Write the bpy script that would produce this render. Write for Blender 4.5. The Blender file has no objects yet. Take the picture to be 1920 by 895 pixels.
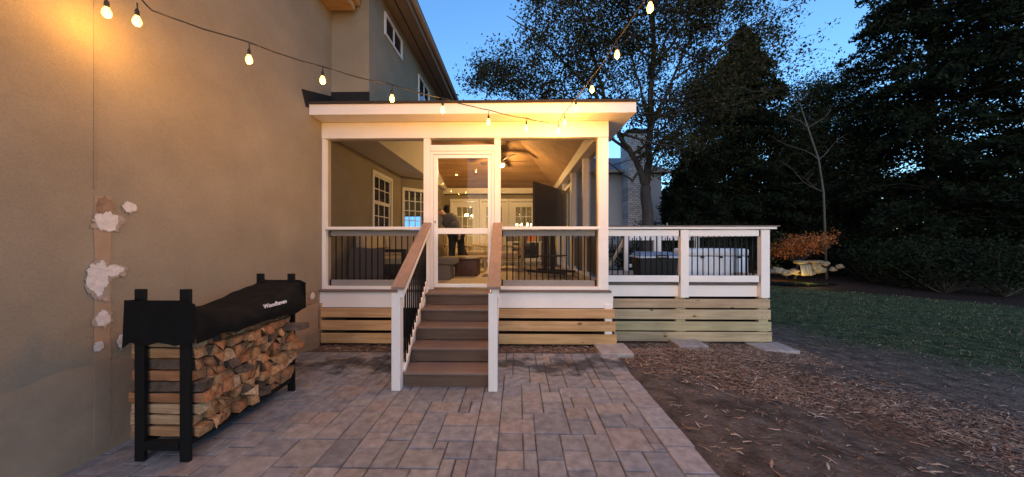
import bpy, bmesh, math, random
from mathutils import Vector, Matrix, noise
R = math.radians
S = bpy.context.scene
C = S.collection
rnd = random.Random(7)

# ------------------------------------------------------------ camera
F_PX, CH, YAW = 570.0, 1.54, R(1.0)
cam = bpy.data.objects.new('camera', bpy.data.cameras.new('camera')); C.objects.link(cam)
cam.data.sensor_width = 36; cam.data.lens = 36*F_PX/1920
cam.data.shift_y = 3.5/1920
cam.data.clip_start = .05; cam.data.clip_end = 600
cam.location = (0, 0, CH); cam.rotation_euler = (R(90), 0, YAW)
S.camera = cam
S.render.resolution_x = 1024; S.render.resolution_y = 477

# ------------------------------------------------------------ world, sun
SUN_EL, SUN_AZ = 10.0, 195.0      # low sun behind the camera
w = bpy.data.worlds.new('World'); S.world = w; w.use_nodes = True
nt = w.node_tree; nt.nodes.clear()
sky = nt.nodes.new('ShaderNodeTexSky'); sky.sky_type = 'NISHITA'; sky.sun_disc = False
sky.sun_elevation = R(SUN_EL); sky.sun_rotation = R(SUN_AZ)
sky.ozone_density = 5.0; sky.air_density = 1.2; sky.dust_density = .4
bg = nt.nodes.new('ShaderNodeBackground'); bg.inputs['Strength'].default_value = .15
wo = nt.nodes.new('ShaderNodeOutputWorld')
nt.links.new(sky.outputs[0], bg.inputs[0]); nt.links.new(bg.outputs[0], wo.inputs[0])
sl = bpy.data.lights.new('sun', 'SUN'); sl.energy = .46; sl.angle = R(80); sl.color = (1, .72, .60)
so = bpy.data.objects.new('sun', sl); C.objects.link(so)
so.rotation_euler = (R(90-22), 0, R(-10))       # light travels towards +y
so.location = (0, -20, 20)
S.view_settings.view_transform = 'Standard'; S.view_settings.look = 'None'
S.view_settings.exposure = 1.5; S.view_settings.gamma = 1
S.render.engine = 'CYCLES'
S.cycles.max_bounces = 6; S.cycles.transparent_max_bounces = 12
S.cycles.sample_clamp_indirect = 4

# ------------------------------------------------------------ helpers
cy, sy = math.cos(YAW), math.sin(YAW)
def ray(u, v):
    a = (u-960)/F_PX; b = (451-v)/F_PX
    return Vector((a*cy-sy, a*sy+cy, b))
def atY(u, v, Y):
    r = ray(u, v); t = Y/r.y; return Vector((r.x*t, Y, CH+r.z*t))
def atX(u, v, X):
    r = ray(u, v); t = X/r.x; return Vector((X, r.y*t, CH+r.z*t))
ROOT = {}
def E(name, loc, label=None, cat=None, group=None):
    o = bpy.data.objects.new(name, None); C.objects.link(o); o.location = loc; o.empty_display_size = .2
    ROOT[o.name] = Vector(loc)
    tag(o, label, cat, group); return o
def tag(o, label=None, cat=None, group=None, kind=None):
    if label: o['label'] = label
    if cat: o['category'] = cat
    if group: o['group'] = group
    if kind: o['kind'] = kind
    return o
def wl(o):
    v = Vector((0, 0, 0))
    while o is not None: v = v + Vector(o.location); o = o.parent
    return v
class MB:
    def __init__(s): s.v = []; s.f = []; s.c = []; s.col = (1, 1, 1, 1)
    def _f(s, faces):
        s.f += faces; s.c += [s.col]*len(faces)
    def box(s, x0, x1, y0, y1, z0, z1):
        n = len(s.v)
        s.v += [(x0,y0,z0),(x1,y0,z0),(x1,y1,z0),(x0,y1,z0),(x0,y0,z1),(x1,y0,z1),(x1,y1,z1),(x0,y1,z1)]
        s._f([(n,n+3,n+2,n+1),(n+4,n+5,n+6,n+7),(n,n+1,n+5,n+4),(n+1,n+2,n+6,n+5),(n+2,n+3,n+7,n+6),(n+3,n,n+4,n+7)])
        return s
    def hexa(s, pts):       # 8 corners in the order of box
        n = len(s.v); s.v += [tuple(p) for p in pts]
        s._f([(n,n+3,n+2,n+1),(n+4,n+5,n+6,n+7),(n,n+1,n+5,n+4),(n+1,n+2,n+6,n+5),(n+2,n+3,n+7,n+6),(n+3,n,n+4,n+7)])
        return s
    def poly(s, pts):
        n = len(s.v); s.v += [tuple(p) for p in pts]; s._f([tuple(range(n, n+len(pts)))]); return s
    def prism(s, pts, d):   # polygon extruded along vector d
        n = len(s.v); k = len(pts); d = Vector(d)
        s.v += [tuple(p) for p in pts]+[tuple(Vector(p)+d) for p in pts]
        s._f([tuple(range(n, n+k)), tuple(range(n+2*k-1, n+k-1, -1))]+[(n+i, n+k+i, n+k+(i+1) % k, n+(i+1) % k) for i in range(k)])
        return s
    def bar(s, a, b, w, h, up=(0, 0, 1)):
        a = Vector(a); b = Vector(b); d = (b-a).normalized(); up = Vector(up)
        x = d.cross(up).normalized(); z = x.cross(d)
        P = []
        for q in (a, b):
            P.append([q-x*w/2-z*h/2, q+x*w/2-z*h/2, q+x*w/2+z*h/2, q-x*w/2+z*h/2])
        return s.hexa([P[0][0], P[0][1], P[1][1], P[1][0], P[0][3], P[0][2], P[1][2], P[1][3]])
    def tube(s, pts, rad, seg=8, cap=True):
        pts = [Vector(p) for p in pts]
        if not hasattr(rad, '__len__'): rad = [rad]*len(pts)
        n0 = len(s.v); x = None
        for i, p in enumerate(pts):
            d = (pts[min(i+1, len(pts)-1)]-pts[max(i-1, 0)]).normalized()
            if x is None: x = d.orthogonal().normalized()
            x = (x-d*x.dot(d)).normalized() if (x-d*x.dot(d)).length > 1e-5 else d.orthogonal().normalized()
            y = d.cross(x)
            for k in range(seg):
                a = 2*math.pi*k/seg; q = p+(x*math.cos(a)+y*math.sin(a))*rad[i]; s.v.append(tuple(q))
        fs = []
        for i in range(len(pts)-1):
            for k in range(seg):
                a = n0+i*seg+k; b = n0+i*seg+(k+1) % seg; fs.append((a, b, b+seg, a+seg))
        if cap: fs += [tuple(n0+k for k in range(seg-1, -1, -1)), tuple(n0+(len(pts)-1)*seg+k for k in range(seg))]
        s._f(fs); return s
    def lathe(s, c, prof, seg=16):
        c = Vector(c); return s.tube([c+Vector((0, 0, z)) for r, z in prof], [max(r, 1e-4) for r, z in prof], seg)
    def build(s, name, mat, parent=None, bevel=0, smooth=False, col=False, at=None):
        off = wl(parent) if parent else (Vector(at) if at else Vector((0, 0, 0)))
        me = bpy.data.meshes.new(name)
        me.from_pydata([tuple(Vector(p)-off) for p in s.v], [], s.f)
        me.validate(); me.materials.append(mat)
        if col and len(me.polygons) == len(s.c):
            at_ = me.attributes.new('col', 'FLOAT_COLOR', 'FACE')
            flat = []; 
            for c_ in s.c: flat += list(c_)
            at_.data.foreach_set('color', flat)
        if smooth: me.polygons.foreach_set('use_smooth', [True]*len(me.polygons))
        me.update()
        o = bpy.data.objects.new(name, me); C.objects.link(o)
        if parent: o.parent = parent
        elif at: o.location = at
        if bevel:
            m = o.modifiers.new('bevel', 'BEVEL'); m.width = bevel; m.segments = 2; m.limit_method = 'ANGLE'; m.angle_limit = R(40)
        return o
def fast_mesh(name, verts, faces, mat, parent=None, at=None, cols=None, smooth=False):
    m = MB(); m.v = verts; m.f = faces; m.c = cols or []
    return m.build(name, mat, parent, at=at, col=bool(cols), smooth=smooth)
def dupmesh(src, name, parent, loc):
    o = src.copy(); o.name = name; C.objects.link(o); o.parent = parent; o.location = loc; return o
def dup(root, loc, rotz=0, **t):
    r = root.copy(); C.objects.link(r); r.location = loc; r.rotation_euler = (0, 0, rotz); tag(r, **t)
    for ch in list(root.children):
        c = ch.copy(); C.objects.link(c); c.parent = r
        for g in ch.children:
            d = g.copy(); C.objects.link(d); d.parent = c
    return r

# ------------------------------------------------------------ materials
def mat(name, col=(.5,.5,.5), rough=.6, var=.0, scale=4, bump=0, bscale=80, spec=.5, metal=0, coord='Object', attr=False, stretch=(1,1,1), emit=None, es=0):
    m = bpy.data.materials.new(name); m.use_nodes = True; t = m.node_tree; N = t.nodes; L = t.links
    b = N['Principled BSDF']; b.inputs['Roughness'].default_value = rough; b.inputs['Metallic'].default_value = metal
    b.inputs['Specular IOR Level'].default_value = spec
    b.inputs['Base Color'].default_value = (*col, 1)
    tc = N.new('ShaderNodeTexCoord'); mp = N.new('ShaderNodeMapping'); mp.inputs['Scale'].default_value = stretch
    L.new(tc.outputs[coord], mp.inputs[0]); out = None
    if attr:
        a = N.new('ShaderNodeAttribute'); a.attribute_name = 'col'; out = a.outputs['Color']
    if var or attr:
        n = N.new('ShaderNodeTexNoise'); n.inputs['Scale'].default_value = scale; n.inputs['Detail'].default_value = 6; n.inputs['Roughness'].default_value = .6
        L.new(mp.outputs[0], n.inputs[0])
        mr = N.new('ShaderNodeMapRange'); mr.inputs[1].default_value = .25; mr.inputs[2].default_value = .75
        mr.inputs[3].default_value = 1-var; mr.inputs[4].default_value = 1+var; L.new(n.outputs[0], mr.inputs[0])
        mx = N.new('ShaderNodeVectorMath'); mx.operation = 'SCALE'
        if out: L.new(out, mx.inputs[0])
        else: mx.inputs[0].default_value = col
        L.new(mr.outputs[0], mx.inputs['Scale']); L.new(mx.outputs[0], b.inputs['Base Color'])
        r2 = N.new('ShaderNodeMapRange'); r2.inputs[3].default_value = min(1, rough+.1); r2.inputs[4].default_value = max(0, rough-.1)
        L.new(n.outputs[0], r2.inputs[0]); L.new(r2.outputs[0], b.inputs['Roughness'])
    if bump:
        n2 = N.new('ShaderNodeTexNoise'); n2.inputs['Scale'].default_value = bscale; n2.inputs['Detail'].default_value = 4
        L.new(mp.outputs[0], n2.inputs[0]); bp = N.new('ShaderNodeBump'); bp.inputs['Strength'].default_value = bump; bp.inputs['Distance'].default_value = .01
        L.new(n2.outputs[0], bp.inputs['Height']); L.new(bp.outputs[0], b.inputs['Normal'])
    if emit:
        b.inputs['Emission Color'].default_value = (*emit, 1); b.inputs['Emission Strength'].default_value = es
    return m
def woodmat(name, c1, c2, axis=0, rough=.6, knots=True, sc=1.0, attr=False):
    m = bpy.data.materials.new(name); m.use_nodes = True; t = m.node_tree; N = t.nodes; L = t.links
    b = N['Principled BSDF']; b.inputs['Roughness'].default_value = rough; b.inputs['Specular IOR Level'].default_value = .3
    tc = N.new('ShaderNodeTexCoord'); mp = N.new('ShaderNodeMapping')
    s = [14*sc]*3; s[axis] = .9*sc; mp.inputs['Scale'].default_value = s; L.new(tc.outputs['Object'], mp.inputs[0])
    n = N.new('ShaderNodeTexNoise'); n.inputs['Scale'].default_value = 1.6; n.inputs['Detail'].default_value = 8; n.inputs['Distortion'].default_value = .6
    L.new(mp.outputs[0], n.inputs[0])
    cr = N.new('ShaderNodeValToRGB'); cr.color_ramp.elements[0].position = .3; cr.color_ramp.elements[1].position = .7
    cr.color_ramp.elements[0].color = (*c1, 1); cr.color_ramp.elements[1].color = (*c2, 1); L.new(n.outputs[0], cr.inputs[0])
    out = cr.outputs[0]
    # broad blotches
    n3 = N.new('ShaderNodeTexNoise'); n3.inputs['Scale'].default_value = 1.3; n3.inputs['Detail'].default_value = 3; L.new(tc.outputs['Object'], n3.inputs[0])
    mr = N.new('ShaderNodeMapRange'); mr.inputs[1].default_value = .3; mr.inputs[2].default_value = .7; mr.inputs[3].default_value = .8; mr.inputs[4].default_value = 1.15; L.new(n3.outputs[0], mr.inputs[0])
    sc_ = N.new('ShaderNodeVectorMath'); sc_.operation = 'SCALE'; L.new(out, sc_.inputs[0]); L.new(mr.outputs[0], sc_.inputs['Scale']); out = sc_.outputs[0]
    if knots:
        mp2 = N.new('ShaderNodeMapping'); s2 = [5.5]*3; s2[axis] = 2.6; mp2.inputs['Scale'].default_value = s2; L.new(tc.outputs['Object'], mp2.inputs[0])
        vo = N.new('ShaderNodeTexVoronoi'); vo.inputs['Scale'].default_value = 1.0; L.new(mp2.outputs[0], vo.inputs[0])
        k = N.new('ShaderNodeMapRange'); k.inputs[1].default_value = .05; k.inputs[2].default_value = .13; L.new(vo.outputs['Distance'], k.inputs[0])
        mxk = N.new('ShaderNodeMix'); mxk.data_type = 'RGBA'; L.new(k.outputs[0], mxk.inputs[0]); mxk.inputs[6].default_value = (c1[0]*.25, c1[1]*.2, c1[2]*.18, 1)
        L.new(out, mxk.inputs[7]); out = mxk.outputs[2]
    if attr:
        a = N.new('ShaderNodeAttribute'); a.attribute_name = 'col'
        mu = N.new('ShaderNodeVectorMath'); mu.operation = 'MULTIPLY'; L.new(out, mu.inputs[0]); L.new(a.outputs['Color'], mu.inputs[1]); out = mu.outputs[0]
    L.new(out, b.inputs['Base Color'])
    bp = N.new('ShaderNodeBump'); bp.inputs['Strength'].default_value = .25; bp.inputs['Distance'].default_value = .004
    L.new(n.outputs[0], bp.inputs['Height']); L.new(bp.outputs[0], b.inputs['Normal'])
    return m

def stucco():
    m = mat('stucco', (.30,.25,.185), .92, var=.16, scale=1.6, spec=.15)
    t = m.node_tree; N = t.nodes; L = t.links; b = N['Principled BSDF']
    tc = N.new('ShaderNodeTexCoord')
    n = N.new('ShaderNodeTexNoise'); n.inputs['Scale'].default_value = 160; n.inputs['Detail'].default_value = 5; L.new(tc.outputs['Object'], n.inputs[0])
    mp = N.new('ShaderNodeMapping'); mp.inputs['Scale'].default_value = (9, 9, 16); L.new(tc.outputs['Object'], mp.inputs[0])
    n2 = N.new('ShaderNodeTexNoise'); n2.inputs['Scale'].default_value = 1; n2.inputs['Detail'].default_value = 5; L.new(mp.outputs[0], n2.inputs[0])
    g_ = N.new('ShaderNodeTexNoise'); g_.inputs['Scale'].default_value = 95; g_.inputs['Detail'].default_value = 3; g_.inputs['Roughness'].default_value = .8; L.new(tc.outputs['Object'], g_.inputs[0])
    gm = N.new('ShaderNodeMapRange'); gm.inputs[1].default_value = .35; gm.inputs[2].default_value = .65; gm.inputs[3].default_value = .91; gm.inputs[4].default_value = 1.08; L.new(g_.outputs[0], gm.inputs[0])
    src = b.inputs['Base Color'].links[0].from_socket; gs = N.new('ShaderNodeVectorMath'); gs.operation = 'SCALE'; L.new(src, gs.inputs[0]); L.new(gm.outputs[0], gs.inputs['Scale']); L.new(gs.outputs[0], b.inputs['Base Color'])
    ad = N.new('ShaderNodeMath'); ad.operation = 'MULTIPLY_ADD'; ad.inputs[1].default_value = 1.2; L.new(n2.outputs[0], ad.inputs[0]); L.new(n.outputs[0], ad.inputs[2])
    bp = N.new('ShaderNodeBump'); bp.inputs['Strength'].default_value = .55; bp.inputs['Distance'].default_value = .006
    L.new(ad.outputs[0], bp.inputs['Height']); L.new(bp.outputs[0], b.inputs['Normal'])
    return m
M = {}
M['stucco'] = stucco()
M['panel'] = mat('foundation_panel', (.38,.265,.175), .85, var=.14, scale=5, bump=.2, bscale=60)
M['strip'] = mat('bare_substrate', (.27,.175,.115), .9, var=.3, scale=14, bump=.4, bscale=50)
M['smear'] = mat('thin_spackle_smear', (.37,.305,.25), .92, var=.25, scale=16, bump=.4, bscale=40)
M['concrete_base'] = mat('old_concrete', (.28,.205,.145), .95, var=.25, scale=9, bump=.6, bscale=50)
M['spackle'] = mat('white_spackle', (.66,.62,.61), .9, var=.14, scale=22, bump=.8, bscale=28)
M['white'] = mat('white_paint', (.81,.755,.71), .5, var=.06, scale=3, bump=.05, bscale=40)
M['white_old'] = mat('white_soffit', (.62,.59,.57), .6, var=.04, scale=3)
M['vinyl'] = mat('white_vinyl', (.80,.78,.76), .35, var=.02, scale=3)
M['composite'] = woodmat('brown_composite', (.145,.10,.086), (.19,.135,.115), 0, .55, knots=False)
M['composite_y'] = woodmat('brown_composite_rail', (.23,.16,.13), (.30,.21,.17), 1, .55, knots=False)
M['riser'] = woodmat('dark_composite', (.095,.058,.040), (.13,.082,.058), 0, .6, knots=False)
M['black_metal'] = mat('black_powdercoat', (.009,.009,.009), .5, spec=.2)
M['black_plastic'] = mat('black_plastic', (.012,.012,.013), .5, var=.2, scale=6)
M['pine'] = woodmat('treated_pine', (.38,.22,.10), (.52,.34,.17), 0, .7)
M['pine_green'] = woodmat('green_treated_pine', (.36,.30,.17), (.50,.43,.27), 0, .7)
M['plywood'] = woodmat('plywood', (.33,.18,.085), (.50,.30,.16), 0, .6, knots=False, sc=.35)
M['shingle'] = mat('brown_shingle', (.035,.024,.02), .9, var=.3, scale=20, bump=.5, bscale=90)
M['felt'] = mat('black_roofing_felt', (.008,.008,.009), .8, var=.3, scale=8)
M['eave'] = mat('greige_trim', (.25,.20,.17), .7, var=.08, scale=4)
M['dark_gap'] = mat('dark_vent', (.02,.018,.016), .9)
M['concrete'] = mat('concrete_pad', (.34,.30,.275), .9, var=.35, scale=9, bump=.3, bscale=80)
M['deckfloor'] = woodmat('grey_decking', (.28,.23,.19), (.36,.30,.25), 1, .6, knots=False)
M['glass_dark'] = mat('dark_window_glass', (.02,.022,.025), .05, spec=.8)
M['rug'] = mat('cream_rug', (.62,.52,.36), .95, var=.1, scale=30)
M['cream'] = mat('cream_cushion', (.60,.50,.35), .9, var=.06, scale=10)
M['greyfab'] = mat('grey_fabric', (.17,.15,.15), .95, var=.12, scale=60, bump=.3, bscale=300)
M['darkwicker'] = mat('dark_wicker', (.03,.022,.018), .7, var=.4, scale=60, bump=.5, bscale=150)
M['brownwood'] = woodmat('dark_brown_wood', (.06,.028,.02), (.10,.05,.035), 2, .5, knots=False)
M['rattan'] = mat('pale_rattan', (.50,.40,.24), .7, var=.15, scale=40)
M['tv'] = mat('black_screen', (.010,.010,.011), .25, spec=.5)
M['skin'] = mat('skin', (.55,.33,.24), .6)
M['jacket'] = mat('grey_jacket', (.10,.10,.115), .9, var=.2, scale=12)
M['jacket2'] = mat('light_grey_sleeve', (.24,.24,.25), .9, var=.2, scale=12)
M['trousers'] = mat('black_trousers', (.012,.012,.014), .9, var=.2, scale=8)
M['hair'] = mat('grey_hair', (.20,.17,.14), .9)
M['fan'] = mat('brown_fan', (.10,.06,.035), .5)
M['cover'] = mat('black_canvas', (.008,.008,.008), .85, spec=.15, var=.3, scale=8, bump=.35, bscale=400)
M['bark'] = mat('bark', (.035,.03,.027), .95, var=.4, scale=10, bump=1.0, bscale=30, stretch=(1,1,.25))
M['barklog'] = mat('log_bark', (.10,.066,.045), .95, var=.6, scale=22, bump=1.0, bscale=60)
M['palebark'] = mat('pale_dead_bark', (.075,.068,.062), .95, var=.3, scale=10)
M['siding'] = mat('grey_siding', (.30,.31,.33), .7, var=.05, scale=3)
M['brick'] = mat('whitewashed_brick', (.40,.40,.41), .9, var=.35, scale=6, bump=.4, bscale=30)
M['nroof'] = mat('slate_shingle', (.10,.12,.16), .9, var=.25, scale=6)
M['cooler'] = mat('white_cooler_plastic', (.74,.75,.80), .4, var=.03, scale=2)
M['blue'] = mat('blue_tarp', (.04,.16,.42), .5, var=.3, scale=12)
M['lid'] = mat('blue_grey_lid', (.17,.22,.32), .4, var=.2, scale=6)
M['wire'] = mat('black_cable', (.02,.016,.013), .6)
M['orange'] = mat('orange_box', (.65,.22,.06), .7, var=.2, scale=12)
M['room'] = mat('cream_room_wall', (.42,.34,.19), .8, var=.03, scale=2)
M['rock'] = mat('garden_rock', (.20,.165,.11), .9, var=.5, scale=5, bump=.6, bscale=18)
M['water'] = mat('dark_water', (.02,.03,.03), .05, spec=.8)
M['fall'] = mat('falling_water', (.13,.12,.09), .25, var=.8, scale=4, stretch=(6,6,.25))
M['leaf'] = mat('deciduous_leaf', (.05,.06,.028), .95, spec=.06, attr=True, var=.15, scale=3)
M['bulb'] = mat('bulb_glass', (1,.8,.4), .3, emit=(1,.52,.075), es=2.6)
M['warmbulb'] = mat('chandelier_bulb', (1,.8,.4), .3, emit=(1,.78,.42), es=14)
M['tvblue'] = mat('lit_screen', (.05,.1,.2), .3, emit=(.10,.42,1.0), es=1.2)
def screenmat():
    m = bpy.data.materials.new('insect_screen'); m.use_nodes = True; t = m.node_tree; N = t.nodes; L = t.links
    b = N['Principled BSDF']; b.inputs['Base Color'].default_value = (.022,.019,.016,1); b.inputs['Roughness'].default_value = .8; b.inputs['Specular IOR Level'].default_value = .1
    tr = N.new('ShaderNodeBsdfTransparent'); mx = N.new('ShaderNodeMixShader'); mx.inputs[0].default_value = .27
    L.new(tr.outputs[0], mx.inputs[1]); L.new(b.outputs[0], mx.inputs[2]); L.new(mx.outputs[0], N['Material Output'].inputs[0]); return m
M['screen'] = screenmat()
def clearglass():
    m = bpy.data.materials.new('clear_glass'); m.use_nodes = True; t = m.node_tree; N = t.nodes; L = t.links; N.remove(N['Principled BSDF'])
    g = N.new('ShaderNodeBsdfGlossy'); g.inputs['Roughness'].default_value = .02
    tr = N.new('ShaderNodeBsdfTransparent'); tr.inputs[0].default_value = (.93,.93,.92,1); fr = N.new('ShaderNodeFresnel'); fr.inputs[0].default_value = 1.22
    mx = N.new('ShaderNodeMixShader'); L.new(fr.outputs[0], mx.inputs[0]); L.new(tr.outputs[0], mx.inputs[1]); L.new(g.outputs[0], mx.inputs[2])
    L.new(mx.outputs[0], N['Material Output'].inputs[0]); return m
M['glass'] = clearglass()

DECK = .79
# ------------------------------------------------------------ ground
def sm(t): t = max(0, min(1, t)); return t*t*(3-2*t)
def G(x, y):
    d = max(0, x-1.36); z = -.05-.30*sm(d/4.2)
    z += .42*sm((y-6.5)/8.0) if x > 1.36 else 0
    if x > 1.36: z = min(z, -.05-.20*sm((y-4.3)/.8))
    z += .012*noise.noise(Vector((x*1.7, y*1.7, 0)))*min(1, d*3)+.02*noise.noise(Vector((x*.5, y*.5, 3)))*min(1, d)
    if x < -3.2 or y > 40 or x > 30: z = min(z, .1)
    return z
def axis(lo, hi, fine0, fine1, step):
    a = [lo]; 
    s_ = fine0
    pts = []
    t = step; x = fine0
    while x > lo: pts.append(x); x -= t; t *= 1.5
    pts.append(lo); pts = pts[::-1]
    x = fine0+step
    while x < fine1: pts.append(x); x += step
    t = step
    while x < hi: pts.append(x); x += t; t *= 1.5
    pts.append(hi); return pts
xs = axis(-250, 250, 1.36, 12, .12); ys = axis(-120, 400, .5, 18, .14)
gv = [(x, y, G(x, y)) for y in ys for x in xs]; nx = len(xs)
gf = [(j*nx+i, j*nx+i+1, (j+1)*nx+i+1, (j+1)*nx+i) for j in range(len(ys)-1) for i in range(nx-1)]
def groundmat():
    m = bpy.data.materials.new('yard_ground'); m.use_nodes = True; t = m.node_tree; N = t.nodes; L = t.links; b = N['Principled BSDF']
    b.inputs['Roughness'].default_value = .95; b.inputs['Specular IOR Level'].default_value = .1
    tc = N.new('ShaderNodeTexCoord'); P = tc.outputs['Object']
    def nz(s, d=5):
        n = N.new('ShaderNodeTexNoise'); n.inputs['Scale'].default_value = s; n.inputs['Detail'].default_value = d; L.new(P, n.inputs[0]); return n.outputs[0]
    def mth(op, a, b_=None, c=None):
        n = N.new('ShaderNodeMath'); n.operation = op
        for i, q in enumerate((a, b_, c)):
            if q is None: continue
            if isinstance(q, (int, float)): n.inputs[i].default_value = q
            else: L.new(q, n.inputs[i])
        return n.outputs[0]
    def ramp(f, c1, c2, a=.35, b_=.65):
        r = N.new('ShaderNodeValToRGB'); r.color_ramp.elements[0].color = (*c1, 1); r.color_ramp.elements[1].color = (*c2, 1)
        r.color_ramp.elements[0].position = a; r.color_ramp.elements[1].position = b_; L.new(f, r.inputs[0]); return r.outputs[0]
    def mixc(f, a, b_):
        n = N.new('ShaderNodeMix'); n.data_type = 'RGBA'; L.new(f, n.inputs[0]); L.new(a, n.inputs[6]); L.new(b_, n.inputs[7]); return n.outputs[2]
    sep = N.new('ShaderNodeSeparateXYZ'); L.new(P, sep.inputs[0]); X, Y = sep.outputs[0], sep.outputs[1]
    soil = ramp(nz(6, 10), (.075,.057,.045), (.165,.128,.105))
    mulch = ramp(nz(28, 6), (.055,.034,.024), (.22,.125,.078))
    grass = ramp(nz(7, 8), (.022,.032,.015), (.080,.095,.045))
    # mulch band: distance to a line running from the deck to the lower right
    line = mth('ADD', mth('MULTIPLY', X, .62), mth('MULTIPLY', Y, .78))     # band coordinate
    wob = mth('MULTIPLY', mth('SUBTRACT', nz(1.6, 4), .5), 1.6)
    bd = mth('ABSOLUTE', mth('SUBTRACT', mth('ADD', line, wob), 5.0))
    r1 = N.new('ShaderNodeMapRange'); r1.inputs[1].default_value = 1.1; r1.inputs[2].default_value = .5; L.new(bd, r1.inputs[0])
    c = mixc(r1.outputs[0], soil, mulch)
    gl = mth('ADD', mth('ADD', mth('MULTIPLY', X, .8), mth('MULTIPLY', Y, .52)), mth('MULTIPLY', mth('SUBTRACT', nz(1.1, 5), .5), 2.4))
    r2 = N.new('ShaderNodeMapRange'); r2.inputs[1].default_value = 7.2; r2.inputs[2].default_value = 8.6; L.new(gl, r2.inputs[0])
    c = mixc(r2.outputs[0], c, grass)
    # dark planting bed under the trees
    bl = mth('ADD', mth('ADD', mth('MULTIPLY', X, .75), mth('MULTIPLY', Y, .80)), mth('MULTIPLY', mth('SUBTRACT', nz(.8, 4), .5), 1.2))
    r3 = N.new('ShaderNodeMapRange'); r3.inputs[1].default_value = 16.8; r3.inputs[2].default_value = 17.4; L.new(bl, r3.inputs[0])
    bed = ramp(nz(20, 5), (.018,.012,.010), (.05,.03,.024)); c = mixc(r3.outputs[0], c, bed)
    L.new(c, b.inputs['Base Color'])
    bp = N.new('ShaderNodeBump'); bp.inputs['Strength'].default_value = 1.0; bp.inputs['Distance'].default_value = .045
    L.new(mth('ADD', nz(35, 8), mth('MULTIPLY', nz(7, 4), 1.4)), bp.inputs['Height']); L.new(bp.outputs[0], b.inputs['Normal'])
    return m
g = fast_mesh('ground', gv, gf, groundmat(), smooth=True); tag(g, kind='structure')

# ------------------------------------------------------------ paver patio
def pavermat():
    m = mat('paver', (.3,.3,.3), .78, attr=True, var=.38, scale=13, bump=.55, bscale=45, spec=.35)
    t = m.node_tree; N = t.nodes; L = t.links; b = N['Principled BSDF']
    src = b.inputs['Base Color'].links[0].from_socket
    tc = N.new('ShaderNodeTexCoord'); sep = N.new('ShaderNodeSeparateXYZ'); L.new(tc.outputs['Object'], sep.inputs[0])
    n = N.new('ShaderNodeTexNoise'); n.inputs['Scale'].default_value = 3.2; n.inputs['Detail'].default_value = 7; n.inputs['Roughness'].default_value = .65; L.new(tc.outputs['Object'], n.inputs[0])
    # damp, mossy band along the drip line in front of the porch
    a = N.new('ShaderNodeMath'); a.operation = 'SUBTRACT'; L.new(sep.outputs[1], a.inputs[0]); a.inputs[1].default_value = 3.75
    ab = N.new('ShaderNodeMath'); ab.operation = 'ABSOLUTE'; L.new(a.outputs[0], ab.inputs[0])
    ml = N.new('ShaderNodeMath'); ml.operation = 'MULTIPLY_ADD'; ml.inputs[1].default_value = -.55; ml.inputs[2].default_value = .12; L.new(ab.outputs[0], ml.inputs[0])
    ad = N.new('ShaderNodeMath'); ad.operation = 'ADD'; L.new(ml.outputs[0], ad.inputs[0]); L.new(n.outputs[0], ad.inputs[1])
    r = N.new('ShaderNodeMapRange'); r.inputs[1].default_value = .47; r.inputs[2].default_value = .62; r.inputs[3].default_value = 1; r.inputs[4].default_value = .26; L.new(ad.outputs[0], r.inputs[0])
    s = N.new('ShaderNodeVectorMath'); s.operation = 'SCALE'; L.new(src, s.inputs[0]); L.new(r.outputs[0], s.inputs['Scale']); L.new(s.outputs[0], b.inputs['Base Color'])
    return m
mb = MB(); PAL = [(.265,.245,.245),(.25,.235,.24),(.23,.225,.24),(.285,.265,.255),(.29,.25,.225),(.24,.24,.255),(.20,.205,.22),(.285,.27,.265),(.25,.245,.25),(.27,.235,.22)]
U = 4.22/44; x0g, x1g = -3.12, 1.10; y0g = -1.6; nxg = int((x1g-x0g)/U+.5); nyg = int((4.24-y0g)/U); occ = [[0]*nxg for _ in range(nyg)]
SZ = [(3,2),(3,2),(2,2),(2,2),(2,3),(3,3),(2,2),(3,2)]
def paver(x0, x1, y0, y1, c):
    q = .0035; t = rnd.uniform(-.0018,.0018); k = rnd.uniform(.90,1.10)
    a = rnd.uniform(-.0014,.0014)
    mb.col = (c[0]*k, c[1]*k, c[2]*k, 1); bv = .006
    X0, X1, Y0, Y1 = x0+q, x1-q, y0+q, y1-q
    n = len(mb.v); ji = lambda: rnd.uniform(-.0022,.0022)
    X0 += ji(); X1 += ji(); Y0 += ji(); Y1 += ji()
    if x1 > 1.25: X1 += rnd.uniform(-.009,.009)
    mb.v += [(X0,Y0,-.05),(X1,Y0,-.05),(X1,Y1,-.05),(X0,Y1,-.05),(X0,Y0,-.006+t),(X1,Y0,-.006+t),(X1,Y1,-.006+t+a),(X0,Y1,-.006+t+a),
             (X0+bv,Y0+bv,t),(X1-bv,Y0+bv,t),(X1-bv,Y1-bv,t+a),(X0+bv,Y1-bv,t+a)]
    mb._f([(n,n+1,n+5,n+4),(n+1,n+2,n+6,n+5),(n+2,n+3,n+7,n+6),(n+3,n,n+4,n+7),
           (n+4,n+5,n+9,n+8),(n+5,n+6,n+10,n+9),(n+6,n+7,n+11,n+10),(n+7,n+4,n+8,n+11),(n+8,n+9,n+10,n+11)])
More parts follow.
